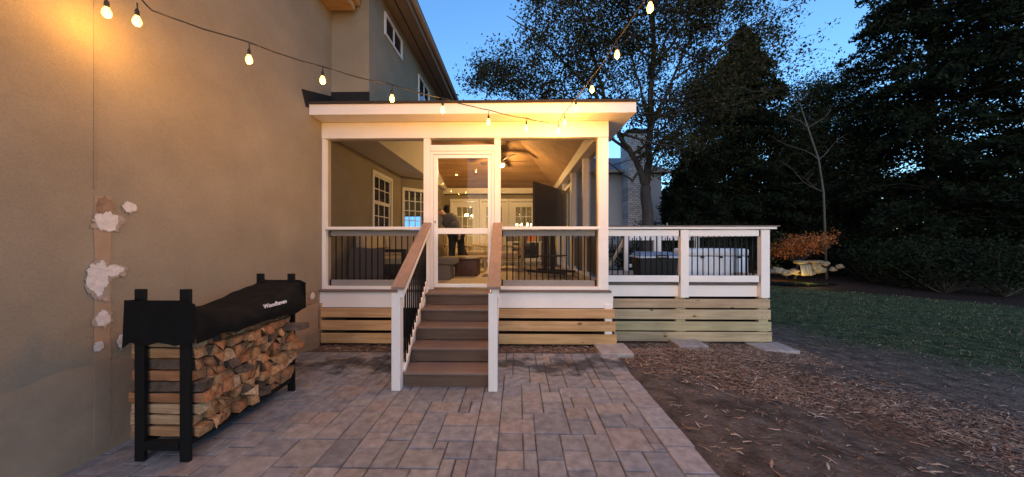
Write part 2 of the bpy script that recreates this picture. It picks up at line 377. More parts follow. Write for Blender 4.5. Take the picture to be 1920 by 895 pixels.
for j in range(nyg):
    for i in range(nxg):
        if occ[j][i]: continue
        o = SZ[:]; rnd.shuffle(o); o += [(1,2),(2,1),(1,1)] if rnd.random() < .8 else []; o = [(1,2)]+o if rnd.random() < .10 else o; o += [(1,1)]
        for (a, b) in o:
            if i+a <= nxg and j+b <= nyg and all(not occ[j+q][i+p] for p in range(a) for q in range(b)):
                for p in range(a):
                    for q in range(b): occ[j+q][i+p] = 1
                cx, cyy = x0g+i*U, y0g+j*U
                kk = noise.noise(Vector((cx*.8, cyy*.8, 5)))
                c = rnd.choice(PAL); c = tuple(q*.92 for q in c)
                paver(cx, cx+a*U, cyy, cyy+b*U, c); break
y = y0g
while y < 4.2:
    l = rnd.uniform(.22,.34); c = rnd.choice([(.27,.26,.265),(.25,.25,.26),(.30,.27,.265)]); xx = x0g+nxg*U
    paver(xx, xx+.23, y, min(y+l, 4.22), c); y += l
po = mb.build('patio', pavermat(), col=True); tag(po, kind='structure')
b_ = MB().box(-3.1, 1.335, -1.6, 4.22, -.09, -.012)
tag(b_.build('path', mat('joint_sand', (.075,.06,.05), .95, var=.4, scale=40)), kind='structure')

# ------------------------------------------------------------ wood chips, leaves and grass on the ground
def chipmat():
    return mat('wood_chip', (.2,.12,.08), .85, attr=True, var=.25, scale=40)
def chips(name, n, fn, lab, cat):
    V, Fc, Cc = [], [], []
    CP = [(.25,.15,.095),(.20,.125,.085),(.34,.22,.15),(.14,.10,.075),(.46,.35,.27),(.29,.155,.09),(.24,.17,.135)]
    for _ in range(n):
        p = fn()
        if p is None: continue
        x, y, s = p; z = G(x, y)+rnd.uniform(.002,.02); a = rnd.uniform(0, math.pi) if rnd.random() < .5 else rnd.gauss(-.5, .5)
        q_ = rnd.random()**2.2; L_ = (.008+.045*q_)*s; W_ = (.0025+.008*q_*rnd.random())*s; t = rnd.uniform(-.35,.35); cu = rnd.uniform(-.01,.014)
        dx, dy = math.cos(a), math.sin(a); k = len(V); dz = L_*math.sin(t)*.5
        for f_, zz in ((-1, -dz), (0, cu), (1, dz)):
            wv = W_*(1 if f_ == 0 else rnd.uniform(.15,.9))
            V.append((x+dx*L_*f_-dy*wv, y+dy*L_*f_+dx*wv, z+zz+rnd.uniform(0,.004))); V.append((x+dx*L_*f_+dy*wv, y+dy*L_*f_-dx*wv, z+zz))
        Fc += [(k,k+1,k+3,k+2),(k+2,k+3,k+5,k+4)]; c = rnd.choice(CP); m_ = rnd.uniform(.6,1.2); cc = (c[0]*m_, c[1]*m_, c[2]*m_, 1); Cc += [cc, cc]
    return tag(fast_mesh(name, V, Fc, chipmat(), cols=Cc), lab, cat, kind='stuff')
def band():
    x = rnd.uniform(1.4, 9.0); y = rnd.uniform(.8, 8.5)
    if x < 4.6 and y > 5.25: return None
    d = x*.62+y*.78+(noise.noise(Vector((x*.9, y*.9, 1))))*.9-5.0
    w_ = noise.noise(Vector((x*2.2, y*2.2, 7)))
    pr = math.exp(-(d/.75)**2)*(.75+.9*w_)+.03
    if x < 4.8 and 4.5 < y: pr = max(pr, .8)
    if d < -1 : pr = max(pr, .045+.12*max(0, w_))
    if x*.8+y*.52 > 8.2: pr *= .25
    if rnd.random() > pr: return None
    return x, y, 1.0
chips('wood_chips', 170000, band, 'brown wood chips and shreds scattered over the bare soil beside the patio', 'wood chips')
def under():
    x = rnd.uniform(-3, 1.7); y = rnd.uniform(4.2, 4.9); return x, y, .9
chips('leaf_litter', 4200, under, 'dark wet leaves and shreds on the soil under the porch slats', 'leaf litter')
def edge():
    return rnd.uniform(1.30, 1.45), rnd.uniform(.8, 4.3), .8
V, Fc, Cc = [], [], []
for _ in range(60000):
    x = rnd.uniform(3.5, 17); y = rnd.uniform(2.4, 17)
    gl = x*.8+y*.52+noise.noise(Vector((x*1.1, y*1.1, 2)))*1.3; bl = x*.75+y*.8
    if gl < 7.0+rnd.random()*1.6 or bl > 17.3: continue
    if noise.noise(Vector((x*1.5, y*1.5, 9))) < rnd.uniform(-.6,.2): continue
    z = G(x, y)-.005; h = rnd.uniform(.02,.055); a = rnd.uniform(0, 6.28); w_ = .004+.0006*y; k = len(V); le = rnd.uniform(-.03,.03); le2 = rnd.uniform(-.03,.03)
    V += [(x-w_*math.cos(a), y-w_*math.sin(a), z), (x+w_*math.cos(a), y+w_*math.sin(a), z), (x+le, y+le2, z+h)]
    Fc.append((k,k+1,k+2)); m_ = rnd.uniform(.6,1.3); Cc.append((.050*m_,.085*m_,.034*m_,1) if rnd.random() < .7 else (.15*m_,.125*m_,.075*m_,1))
tag(fast_mesh('grass', V, Fc, chipmat(), cols=Cc), 'short dark green lawn grass beyond the deck', 'grass', kind='stuff')

# ------------------------------------------------------------ the house
WX = -3.0
house = E('stucco_house', (-4.5, 4, 0), 'beige stucco house with white spackle patches, eave and upper windows beside the screened porch', 'house')
def part(m, name, mt, par, **k): return m.build(name, mt, par, **k)
m = MB()
# side wall in pieces round window one
W1 = (atX(700, 400, WX).y, atX(732, 400, WX).y)     # y range
wz0, wz1 = 1.78, 2.93
m.box(-3.25, WX, -9, W1[0], -.3, 7.6)
m.box(-3.25, WX, W1[0], W1[1], -.3, wz0).box(-3.25, WX, W1[0], W1[1], wz1, 7.6)
m.box(-3.25, WX, W1[1], 7.80, -.3, 7.6)
# back wall, door openings from x=-2.26 to 0.72
m.box(-2.45, -2.262, 10.2, 10.4, -.3, 4.2).box(-2.262, .722, 10.2, 10.4, 2.85, 4.2).box(.722, 1.24, 10.2, 10.4, -.3, 4.2)
m.box(-2.262, .722, 10.2, 10.4, -.3, .78)
m.box(-2.65, -2.45, 8.36, 10.2, -.3, 3.2)
part(m, 'wall', M['stucco'], house)
# bay wall (45 degrees) with opening for window two
A = Vector((WX, 7.80, 0)); B = Vector((-2.45, 8.36, 0)); dB = (B-A).normalized(); nB = Vector((dB.y, -dB.x, 0)); LB = (B-A).length
m = MB()
def bay(a, b, z0, z1, t0=0, t1=-.2, mm=None):
    mm = mm or m
    p = [A+dB*a+nB*t1, A+dB*b+nB*t1, A+dB*b+nB*t0, A+dB*a+nB*t0]
    mm.hexa([(q.x,q.y,z0) for q in (p[3],p[2],p[1],p[0])]+[(q.x,q.y,z1) for q in (p[3],p[2],p[1],p[0])])
bay(0, LB, -.3, 1.55); bay(0, LB, 2.84, 3.2); bay(0, .07, 1.55, 2.84); bay(LB-.05, LB, 1.55, 2.84)
part(m, 'wall', M['stucco'], house)
# upper storey over the bay
m = MB().box(-3.25, -2.39, 4.86, 16, 3.28, 5.86).box(-8, -3.25, 5.2, 5.4, 3.2, 7.0)
part(m, 'wall', M['stucco'], house)
m = MB().box(WX+.002, -2.35, 4.7, 10.2, 3.2, 3.276)
part(m, 'soffit', M['white_old'], house)
# low back wing roof
m = MB().poly([(-3,10.1,4.2),(1.5,10.1,4.2),(1.5,18,5.2),(-3,18,5.2)]); part(m, 'roof', M['shingle'], house)
# upper eave
m = MB().box(-2.388, -2.0, 3.2, 16, 5.862, 5.90); part(m, 'eave', M['eave'], house, bevel=.004)
m = MB().box(-2.215, -2.195, 3.2, 16, 5.855, 5.8615); part(m, 'eave_vent', M['dark_gap'], house)
m = MB().box(-2.0, -1.975, 3.2, 16, 5.83, 6.02); part(m, 'fascia', M['eave'], house, bevel=.004)
m = MB(); m.tube([(-1.93, 3.2, 5.99), (-1.93, 16, 5.99)], .06, 10); part(m, 'gutter', M['eave'], house, smooth=True)
m = MB().hexa([(-3.3,3.1,7.3),(-1.9,3.1,6.05),(-1.9,16.2,6.05),(-3.3,16.2,7.3),(-3.3,3.1,7.36),(-1.9,3.1,6.11),(-1.9,16.2,6.11),(-3.3,16.2,7.36)])
part(m, 'roof', M['shingle'], house)
# wooden eave return at the corner
m = MB(); a = atX(606, 0, WX); m.box(-3.0+.003, -2.58, 4.25, 4.80, 5.20, 5.30).box(-3.0+.003, -2.52, 4.2, 4.84, 5.301, 5.46).box(-3.0+.003, -2.44, 4.1, 4.86, 5.461, 5.7)
part(m, 'eave_return', M['pine'], house, bevel=.01)
# felt flashing
m = MB()
p = [atX(565,167,WX), atX(645,187,WX), atX(660,192,WX), atX(600,205,WX), atX(573,201,WX)]
m.prism([(WX+.004, q.y, q.z) for q in p], (.006,0,0)); m.box(-3.0, -2.38, 4.845, 4.857, 3.5, 3.93)
part(m, 'flashing', M['felt'], house)
# foundation cladding
m = MB().box(WX, WX+.02, 2.35, 4.50, .22, .60); part(m, 'foundation_panel', M['panel'], house, bevel=.004)
m = MB().box(WX, WX+.045, 2.3, 4.50, -.05, .218); part(m, 'foundation_base', M['concrete_base'], house, bevel=.008)
m = MB().box(WX, WX+.007, 2.6, 4.50, .603, .80); part(m, 'bare_strip', M['strip'], house)
def blob(c, ry, rz, mt, nm, th, seed, n=110, ja=.25):
    m = MB(); r_ = random.Random(seed); pts = []
    for k in range(n):
        a = 2*math.pi*k/n; q = 1+ja*1.2*noise.noise(Vector((math.cos(a)*1.6, math.sin(a)*1.6, seed*3.1)))+ja*.7*noise.noise(Vector((math.cos(a)*6, math.sin(a)*6, seed)))+ja*.5*noise.noise(Vector((math.cos(a)*16, math.sin(a)*16, seed)))
        pts.append((WX+th, c[0]+ry*q*math.cos(a), c[1]+rz*q*math.sin(a)))
    m.prism(pts, (.0035, 0, 0)); part(m, nm, mt, house)
def wallpt(u, v): p = atX(u, v, WX); return (p.y, p.z)
# pale vertical band where a downspout hung
yb0, yb1 = atX(176, 500, WX).y, atX(207, 500, WX).y
m = MB(); pts = []
for k in range(15):
    z = .1+k*(1.86-.1)/14; pts.append((WX+.0015, yb0+.006*noise.noise(Vector((0,0,z*9))), z))
for k in range(14, -1, -1):
    z = .1+k*(1.86-.1)/14; pts.append((WX+.0015, yb1+.02*noise.noise(Vector((5,0,z*9))), z))
m.prism(pts, (.002,0,0)); part(m, 'bare_strip', M['panel'], house)
for (u, v, du, dv, sd) in [(199,415,22,17,1),(186,412,9,8,2),(241,389,12,10,3),(183,522,19,33,4),(212,507,17,11,5),(191,598,14,13,6),(183,650,9,8,7),(226,640,7,12,8),(567,561,5,9,9),(585,555,4,6,10)]:
    y_, z_ = wallpt(u, v); ry = abs(wallpt(u+du, v)[0]-y_); rz = abs(wallpt(u, v+dv)[1]-z_)
    blob((y_+ry*.15, z_-rz*.1), ry*1.18, rz*1.15, M['smear'], 'spackle_smear', .0028+.0001*sd, sd+40, ja=.4)
    blob((y_, z_), ry, rz, M['spackle'], 'spackle_patch', .004+.0004*sd, sd)
blob(wallpt(196,392), .05, .09, M['strip'], 'bare_patch', .0032, 21)
m = MB(); pts = [(WX+.0008, -3, -.1), (WX+.0008, 2.347, -.1)]+[(WX+.0008, 2.347-5.347*k/60, .66+.05*noise.noise(Vector((k*.35, 2, 0)))+.03*noise.noise(Vector((k*1.7, 5, 0)))) for k in range(61)]
m.prism(pts, (.0012,0,0)); part(m, 'bare_substrate', M['panel'], house)
# vertical expansion joint and hook wires near the left edge
yj = atX(176, 200, WX).y
m = MB().box(WX+.0005, WX+.004, yj-.0025, yj+.0025, 1.9, 7.5); part(m, 'control_joint', M['stucco'], house)
# windows
def window_x(y0, y1, z0, z1, cols, rows, X=WX, fr=.07, sash=True, lit=False, mt=None):
    f = MB()
    f.box(X+.002, X+.03, y0-fr, y1+fr, z1, z1+fr*1.1).box(X+.002, X+.03, y0-fr, y1+fr, z0-fr, z0)
    f.box(X+.002, X+.03, y0-fr, y0, z0, z1).box(X+.002, X+.03, y1, y1+fr, z0, z1)
    f.box(X+.002, X+.05, y0-fr*1.1, y1+fr*1.1, z0-fr*1.4, z0-fr)
    o = part(f, 'window', M['vinyl'], house, bevel=.003)
    s = MB(); zs = [(z0, z1)] if not sash else [(z0, (z0+z1)/2), ((z0+z1)/2, z1)]
    for zi, (a, b) in enumerate(zs):
        x = X-.03+.012*zi; s.box(x, x+.02, y0, y1, a, a+.035).box(x, x+.02, y0, y1, b-.035, b).box(x, x+.02, y0, y0+.035, a+.035, b-.035).box(x, x+.02, y1-.035, y1, a+.035, b-.035)
        for c in range(1, cols): yy = y0+(y1-y0)*c/cols; s.box(x+.004, x+.016, yy-.009, yy+.009, a+.035, b-.035)
        for r in range(1, rows): zz = a+(b-a)*r/rows; s.box(x+.003, x+.017, y0+.035, y1-.035, zz-.009, zz+.009)
    s.build('sash', M['vinyl'], o)
    g_ = MB().box(X-.05, X-.045, y0, y1, z0, z1); g_.build('pane', mt or M['glass_dark'], o)
    return o
window_x(W1[0], W1[1], wz0, wz1, 3, 2, mt=M['glass'])
pU0, pU1 = atX(722, 60, -2.39).y, atX(751, 100, -2.39).y
UX = -2.39
def upperwin(y0, y1, z0, z1):
    f = MB(); fr = .05
    f.box(UX+.002, UX+.03, y0-fr, y1+fr, z1, z1+fr).box(UX+.002, UX+.03, y0-fr, y1+fr, z0-fr, z0).box(UX+.002, UX+.03, y0-fr, y0, z0, z1).box(UX+.002, UX+.03, y1, y1+fr, z0, z1)
    f.box(UX+.002, UX+.022, (y0+y1)/2-.02, (y0+y1)/2+.02, z0, z1)
    o = part(f, 'window', M['vinyl'], house, bevel=.003)
    MB().box(UX+.003, UX+.008, y0, y1, z0, z1).build('pane', M['glass_dark'], o)
upperwin(pU0, pU1, 5.29, 5.60)
upperwin(7.32, 8.1, 4.75, 5.5)
# bay window two
m = MB(); bay(.02, LB-.01, 2.84, 2.92, .03, .002, m); bay(.02, LB-.01, 1.47, 1.55, .03, .002, m); bay(.02, .09, 1.55, 2.84, .03, .002, m); bay(LB-.09, LB-.01, 1.55, 2.84, .03, .002, m)
bw = part(m, 'window', M['vinyl'], house, bevel=.003)
m = MB()
for c in range(1, 4): a = .07+(LB-.12)*c/4; bay(a-.01, a+.01, 1.551, 2.839, -.02, -.04, m)
for r in range(1, 5): z = 1.55+1.29*r/5; bay(.07, LB-.05, z-.01, z+.01, -.019, -.041, m)
m.build('muntin', M['vinyl'], bw)
m = MB(); bay(.07, LB-.05, 1.55, 2.84, -.05, -.055, m); m.build('pane', M['glass'], bw)
# french doors in the back wall, three pairs of leaves side by side
for k in range(3):
    x0 = -2.256+.99*k; x1 = x0+.975
    f = MB().box(x0, x1, 10.15, 10.22, 2.84, 2.93).box(x0, x0+.07, 10.15, 10.3, DECK, 2.84).box(x1-.07, x1, 10.15, 10.3, DECK, 2.84)
    d = part(f, 'french_door', M['vinyl'], house, bevel=.003)
    s = MB(); a0, a1 = x0+.073, x1-.073
    s.box(a0, a0+.15, 10.2, 10.245, DECK+.02, 2.82).box(a1-.15, a1, 10.2, 10.245, DECK+.02, 2.82).box(a0+.15, a1-.15, 10.2, 10.245, DECK+.02, DECK+.27).box(a0+.15, a1-.15, 10.2, 10.245, 2.66, 2.82)
    g0, g1, z0, z1 = a0+.15, a1-.15, DECK+.27, 2.66
    for c in range(1, 3): xx = g0+(g1-g0)*c/3; s.box(xx-.012, xx+.012, 10.205, 10.24, z0, z1)
    for r in range(1, 5): zz = z0+(z1-z0)*r/5; s.box(g0, g1, 10.206, 10.239, zz-.012, zz+.012)
    s.build('door_leaf', M['vinyl'], d)
    MB().box(g0, g1, 10.222, 10.226, z0, z1).build('pane', M['glass'], d)
    h = MB(); h.tube([(a0+.05, 10.19, 1.75), (a0+.05, 10.15, 1.75), (a0+.14, 10.15, 1.75)], .01, 6); h.build('handle', M['black_metal'], d)
# rooms behind the glass
m = MB().box(-2.7, 1.6, 14.0, 14.1, .7, 3.6).box(-2.8, -2.7, 10.4, 14.0, .7, 3.6).box(1.6, 1.7, 10.4, 14.0, .7, 3.6).box(-2.8, 1.7, 10.4, 14.1, .68, .79).box(-2.8, 1.7, 10.4, 14.1, 3.4, 3.5)
part(m, 'interior_room', M['room'], house)
m = MB().box(-5.4, -3.26, 11.6, 11.7, .7, 3.3).box(-5.5, -5.4, 5.4, 11.6, .7, 3.3).box(-5.4, -3.02, 5.4, 11.6, 3.19, 3.26).box(-5.4, -3.26, 5.4, 11.6, .7, .78)
part(m, 'interior_room', M['room'], house)
def plight(name, loc, e, col=(1,.62,.28), r=.03, parent=None):
    l = bpy.data.lights.new(name, 'POINT'); l.energy = e; l.color = col; l.shadow_soft_size = r
    o = bpy.data.objects.new(name, l); C.objects.link(o)
    if parent: o.parent = parent; o.location = Vector(loc)-wl(parent)
    else: o.location = loc
    return o
# chandeliers
def chandelier(c, rad, n, lab, e=16):
    t = E('chandelier', c, lab, 'chandelier')
    m = MB(); m.tube([(c[0],c[1],3.4),(c[0],c[1],c[2])], .012, 6)
    for k in range(n):
        a = 2*math.pi*k/n+.4; p = Vector((c[0]+rad*math.cos(a), c[1]+rad*math.sin(a), c[2]+.03)); m.tube([c, ((c[0]+p.x)/2, (c[1]+p.y)/2, c[2]-.06), p], .008, 5)
    m.build('frame', M['black_metal'], t)
    for k in range(n):
        a = 2*math.pi*k/n+.4; p = Vector((c[0]+rad*math.cos(a), c[1]+rad*math.sin(a), c[2]+.03))
        b = MB(); b.lathe(p, [(.012,0),(.034,.025),(.038,.05),(.02,.09),(.0,.1)], 10); b.build('bulb', M['warmbulb'], t, smooth=True)
    plight('glow', (c[0], c[1], c[2]-.1), e, (1,.78,.42), .1, t)
chandelier(Vector((-1.75, 11.6, 2.42)), .24, 5, 'small lit chandelier seen through the leftmost french door behind the bending man', 20)
chandelier(Vector((.26, 11.5, 2.05)), .30, 8, 'larger lit chandelier seen through the right french door beside the black television', 20)
# lit television in the side room seen through the bay window
t = E('television', (-3.6, 9.6, 1.2), 'blue glowing television seen through the angled window left of the porch door', 'television')
MB().box(-4.3, -3.02, 9.7, 9.75, 1.62, 2.34).build('casing', M['black_plastic'], t); MB().box(-4.26, -3.05, 9.69, 9.699, 1.66, 2.30).build('screen', M['tvblue'], t)
plight('glow', (-4.2, 8.6, 2.9), 10, (1,.85,.55), .1, house)
# sconce on back wall
t = E('wall_sconce', (-2.36, 10.12, 2.55), 'dark wall lantern on the olive wall left of the french doors', 'wall lamp')
m = MB(); m.box(-2.42, -2.30, 10.165, 10.195, 2.45, 2.72); m.build('back_plate', M['black_metal'], t)
m = MB(); m.lathe((-2.36, 10.08, 2.36), [(.02,0),(.06,.04),(.075,.22),(.09,.24),(.03,.33),(.01,.36)], 8); m.build('shade', M['black_metal'], t)

# ------------------------------------------------------------ screened porch
PY = 4.62
def X(u, Y=PY): return atY(u, 451, Y).x
def Z(v, u=870, Y=PY): return atY(u, v, Y).z
porch = E('screened_porch', (-.8, 7, DECK), 'white framed screened porch with wooden slat skirt, railings and vaulted plywood ceiling', 'porch')
RX = X(1141); LX = X(593.5)
zh = 3.10; zt = 3.345
def pbox(nm, x0, x1, y0, y1, z0, z1, mt='white', bevel=.004):
    return part(MB().box(x0, x1, y0, y1, z0, z1), nm, M[mt], porch, bevel=bevel)
pbox('post', LX, X(610.4), PY, PY+.14, DECK, zh)
pbox('post', X(794), X(806), PY, PY+.10, DECK, zh)
pbox('post', X(926.9), X(938.6), PY, PY+.10, DECK, zh)
pbox('post', X(1122), RX, PY, PY+.14, DECK, zh)
pbox('header_beam', LX, RX, PY-.01, PY+.14, zh+.001, zt)
pbox('header_beam', X(806)+.002, X(926.9)-.002, PY+.005, PY+.09, Z(283), Z(271.4))
pbox('door_frame', X(806)+.002, X(812), PY+.012, PY+.08, DECK, Z(283)-.002)
pbox('door_frame', X(921), X(926.9)-.002, PY+.012, PY+.08, DECK, Z(283)-.002)
pbox('door_frame', X(812)+.002, X(921)-.002, PY+.012, PY+.08, Z(289), Z(283)-.002)
# inner stops
for (a, b) in ((X(610.4), X(794)), (X(938.6), X(1122))):
    pbox('sill', a+.001, b-.001, PY-.008, PY+.09, DECK+.001, DECK+.045)
    pbox('top_rail', a+.001, b-.001, PY-.015, PY+.06, Z(430.7), Z(425.3))
    pbox('rail_board', a+.03, b-.03, PY+.075, PY+.115, Z(442.5), Z(431.5))
    pbox('rail_board', a+.03, b-.03, PY+.095, PY+.135, Z(540), Z(527))
    n = round((b-a)/.0945)
    base = None
    for k in range(1, n):
        x = a+(b-a)*k/n
        if base is None:
            q = MB(); q.tube([(x, PY+.115, DECK+.08), (x, PY+.115, 1.66)], .0095, 8); base = q.build('baluster', M['black_metal'], porch, smooth=True, at=None); x_b = x
        else: dupmesh(base, 'baluster', porch, (x-x_b, 0, 0))
    for xx in (a+.012, b-.03):
        pbox('rail_bracket', xx, xx+.018, PY+.09, PY+.13, Z(444), Z(431.5), 'black_metal', 0); pbox('rail_bracket', xx, xx+.018, PY+.09, PY+.13, Z(540), Z(526), 'black_metal', 0)
    part(MB().box(a, b, PY+.064, PY+.0655, DECK+.046, zh), 'screen', M['screen'], porch)
part(MB().box(X(806), X(926.9), PY+.064, PY+.0655, Z(271.4)+.001, zh), 'screen', M['screen'], porch)
# door leaf with glass
dm = MB(); dx0, dx1 = X(812)+.004, X(921)-.004; gx0, gx1 = X(819.5), X(914.5); dz0, dz1 = DECK+.03, Z(289)-.004; gz0, gz1 = Z(533), Z(296)
dm.box(dx0, gx0, PY+.02, PY+.06, dz0, dz1).box(gx1, dx1, PY+.02, PY+.06, dz0, dz1).box(gx0, gx1, PY+.02, PY+.06, dz0, gz0).box(gx0, gx1, PY+.02, PY+.06, gz1, dz1)
dm.box(gx0, gx1, PY+.024, PY+.056, Z(439), Z(428))
door = part(dm, 'door', M['vinyl'], porch, bevel=.004)
MB().box(gx0, gx1, PY+.045, PY+.048, gz0, gz1).build('pane', M['glass'], door)
h = MB(); h.tube([(dx0+.03, PY+.02, 1.83), (dx0+.03, PY-.015, 1.83), (dx0+.03, PY-.015, 1.80)], .006, 6); h.build('handle', M['black_metal'], door)
# right side wall
sx0, sx1 = 1.24, RX-.003
for yy in (5.75, 7.0, 8.3, 9.4): pbox('post', sx0, sx1, yy, yy+.10, DECK, 3.09)
pbox('header_beam', 1.18, sx1, PY+.142, 10.15, 3.092, 3.345)
pbox('sill', sx0, sx1, PY+.142, 7.0, DECK+.001, DECK+.10)
for (a, b) in ((PY+.142, 5.75), (5.852, 7.0)):
    pbox('top_rail', sx0, sx1, a, b, 1.66, 1.72)
    pbox('infill_panel', 1.31, 1.33, a, b, .96, 1.60, 'black_plastic', 0)
pbox('door_frame', sx0, sx1, 7.12, 7.2, DECK, 2.9); pbox('door_frame', sx0, sx1, 8.2, 8.28, DECK, 2.9); pbox('door_frame', sx0, sx1, 7.2, 8.2, 2.82, 2.9)
for (a, b) in ((PY+.142, 5.75), (5.852, 7.0), (7.2, 8.2), (8.402, 9.4), (9.5, 10.15)):
    part(MB().box(1.345, 1.3465, a, b, DECK+.1, 3.09), 'screen', M['screen'], porch)
pbox('back_beam', -2.45, 1.18, 10.02, 10.15, 3.09, 3.27, 'white')
# ceilings
ry = 7.4; rz = 4.05
m = MB(); e = .03
m.poly([(-2.35, PY+.142, 3.30),(1.2, PY+.142, 3.30),(.0, ry, rz),(-2.35, ry, rz)])
part(m, 'ceiling', M['plywood'], porch)
m = MB().poly([(-2.35, 10.1, 3.275),(1.2, 10.1, 3.275),(.0, ry, rz),(-2.35, ry, rz)]); part(m, 'ceiling', M['plywood'], porch)
m = MB().poly([(1.2, PY+.142, 3.30),(1.2, 10.1, 3.275),(.0, ry, rz)]); part(m, 'ceiling', M['plywood'], porch)
m = MB(); m.prism([(-2.352, PY+.142, 3.2),(-2.352, 10.1, 3.2),(-2.352, 10.1, 3.28),(-2.352, 7.4, 4.06),(-2.352, PY+.142, 3.30)], (.012,0,0)); part(m, 'ceiling_side', M['white_old'], porch)
# roof
EX, EY0 = X(1192, 4.34), 4.34
fz0, fz1 = 3.345, 3.51
pbox('fascia', -2.995, X(1055, EY0)-.0015, EY0-.022, EY0, fz0, fz1); pbox('fascia', X(1055, EY0)+.0015, EX, EY0-.022, EY0, fz0, fz1)
pbox('fascia', EX-.022, EX, EY0+.001, 10.3, fz0, fz1)
pbox('soffit', -2.995, EX-.024, EY0+.001, PY-.011, fz0, fz0+.012); pbox('soffit', RX+.002, EX-.024, PY-.010, 10.2, fz0, fz0+.012)
m = MB(); rr = 4.36; ex = EX+.012; ey = EY0-.034
m.poly([(-2.998, ey, fz1+.02),(ex, ey, fz1+.02),(.0, ry, rr),(-2.395, ry, rr),(-2.395, 4.85, 3.68),(-2.998, 4.85, 3.68)])
m.poly([(ex, ey, fz1+.02),(ex, 10.3, fz1+.02),(.0, ry, rr)]).poly([(ex, 10.3, fz1+.02),(-2.395, 10.3, fz1+.02),(-2.395, ry, rr),(0, ry, rr)])
m.box(-2.998, ex, ey-.01, ey+.03, fz1-.016, fz1+.018); m.box(ex-.03, ex, ey+.03, 10.3, fz1+.002, fz1+.018)
part(m, 'roof', M['shingle'], porch)
# floor, rim, skirt
m = MB(); yk = 4.55
x = -3.0
fl = MB().box(-2.995, RX, 4.55+.002, 4.70, DECK-.03, DECK)
yy = 4.702
part(MB().box(-2.99, RX+.02, 4.53, 4.68, DECK-.027, DECK-.001), 'floor_edge', M['composite'], porch, bevel=.003)
fb = MB(); x = -3.0
while x < RX-.02:
    fb.box(x+.003, min(x+.14, RX)-.003, 4.684, 10.15, DECK-.028, DECK-.002); x += .14
part(fb, 'floor', M['deckfloor'], porch)
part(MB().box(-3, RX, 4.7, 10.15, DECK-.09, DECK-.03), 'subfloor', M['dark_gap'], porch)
pbox('rim_board', X(590, 4.57), RX+.055, 4.565, 4.60, Z(577.5, Y=4.57), DECK-.03)
for (v0, v1, ul, ur) in ((579,596,588.5,1152),(602,620,587,1154),(626,644.5,584,1156)):
    mt = woodmat('pine_board', (.42+rnd.uniform(-.04,.04),.235,.10), (.60,.38+rnd.uniform(-.03,.03),.185), 0, .7)
    for (a, b) in ((ul, 735), (935, ur)):
        part(MB().box(max(X(a, 4.53), -2.955), X(b, 4.53), 4.515+rnd.uniform(0,.004), 4.545, Z(v1, Y=4.53), Z(v0, Y=4.53)), 'skirt_board', mt, porch, bevel=.004)
for u in (590.5, 1133): part(MB().box(X(u,4.57), X(u+14,4.57), 4.548, 4.60, Z(650, Y=4.57) if u > 700 else .0, DECK-.2), 'skirt_post', M['pine'] if u < 700 else M['white'], porch, bevel=.004)
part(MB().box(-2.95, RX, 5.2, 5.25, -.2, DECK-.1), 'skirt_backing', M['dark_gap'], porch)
part(MB().box(RX-.04, RX, 4.61, 5.3, .0, DECK-.03), 'skirt_board', M['pine'], porch)
# ceiling fan
ft = E('ceiling_fan', (-.40, 7.9, 3.60), 'brown ceiling fan with a small light hanging under the plywood porch ceiling', 'ceiling fan')
fx, fy, fz = -.40, 7.9, 3.60
m = MB(); m.tube([(fx,fy,3.90),(fx,fy,3.65)], .015, 8); m.lathe((fx,fy,3.82), [(.03,0),(.07,.05),(.07,.08)], 14); m.build('downrod', M['fan'], ft)
m = MB(); m.lathe((fx,fy,3.53), [(.05,0),(.11,.03),(.12,.09),(.07,.14),(.02,.16)], 18); m.build('motor', M['fan'], ft, smooth=True)
for k in range(5):
    a = R(72*k+8); dx, dy = math.cos(a), math.sin(a)
    p0 = Vector((fx+dx*.13, fy+dy*.13, fz)); p1 = Vector((fx+dx*.66, fy+dy*.66, fz)); n_ = Vector((-dy, dx, 0)); tl = .018
    m = MB(); m.hexa([p0-n_*.045-Vector((0,0,tl)), p1-n_*.075-Vector((0,0,tl)), p1+n_*.075+Vector((0,0,tl)), p0+n_*.045+Vector((0,0,tl)),
                      p0-n_*.045-Vector((0,0,tl-.008)), p1-n_*.075-Vector((0,0,tl-.008)), p1+n_*.075+Vector((0,0,tl+.008)), p0+n_*.045+Vector((0,0,tl+.008))])
    m.build('blade', M['fan'], ft)
m = MB(); m.lathe((fx,fy,3.44), [(.0,0),(.05,.012),(.075,.045),(.07,.08)], 14); m.build('lamp', mat('fan_lamp', (1,.9,.7), .4, emit=(1,.75,.4), es=4), ft, smooth=True)
plight('glow', (fx, fy, 3.38), 58, (1,.62,.22), .08, ft)

# ------------------------------------------------------------ porch steps
st = E('porch_steps', (-.8, 3.7, 0), 'brown composite steps with white posts and brown handrails leading up to the porch door', 'steps')
ny = [3.16, 3.44, 3.715, 3.99, 4.27]
def shear(y): return -.082*(y-3.16)
xl, xr = -1.212, -.308
for i, y in enumerate(ny):
    z = .158*(i+1)-.002; yb = (ny[i+1] if i < 4 else 4.53); s_ = shear(y); 
    p = 0 if i < 4 else 0
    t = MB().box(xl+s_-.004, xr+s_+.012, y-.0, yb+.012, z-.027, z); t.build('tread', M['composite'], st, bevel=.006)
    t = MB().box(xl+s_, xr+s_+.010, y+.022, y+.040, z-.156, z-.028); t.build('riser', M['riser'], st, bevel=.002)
for side, x in (('l', xl-.018), ('r', xr+.014)):
    pts = []
    a = [(3.20, .0), (3.20, .10), (4.50, .10+.585*1.27), (4.50, .45), (3.6, .0)]
    q = MB(); q.prism([(x+shear(yy_)+(.0 if side == 'l' else 0), yy_, zz_) for yy_, zz_ in a], (.02 if side == 'l' else .02, 0, 0)); q.build('stringer', M['white'], st)
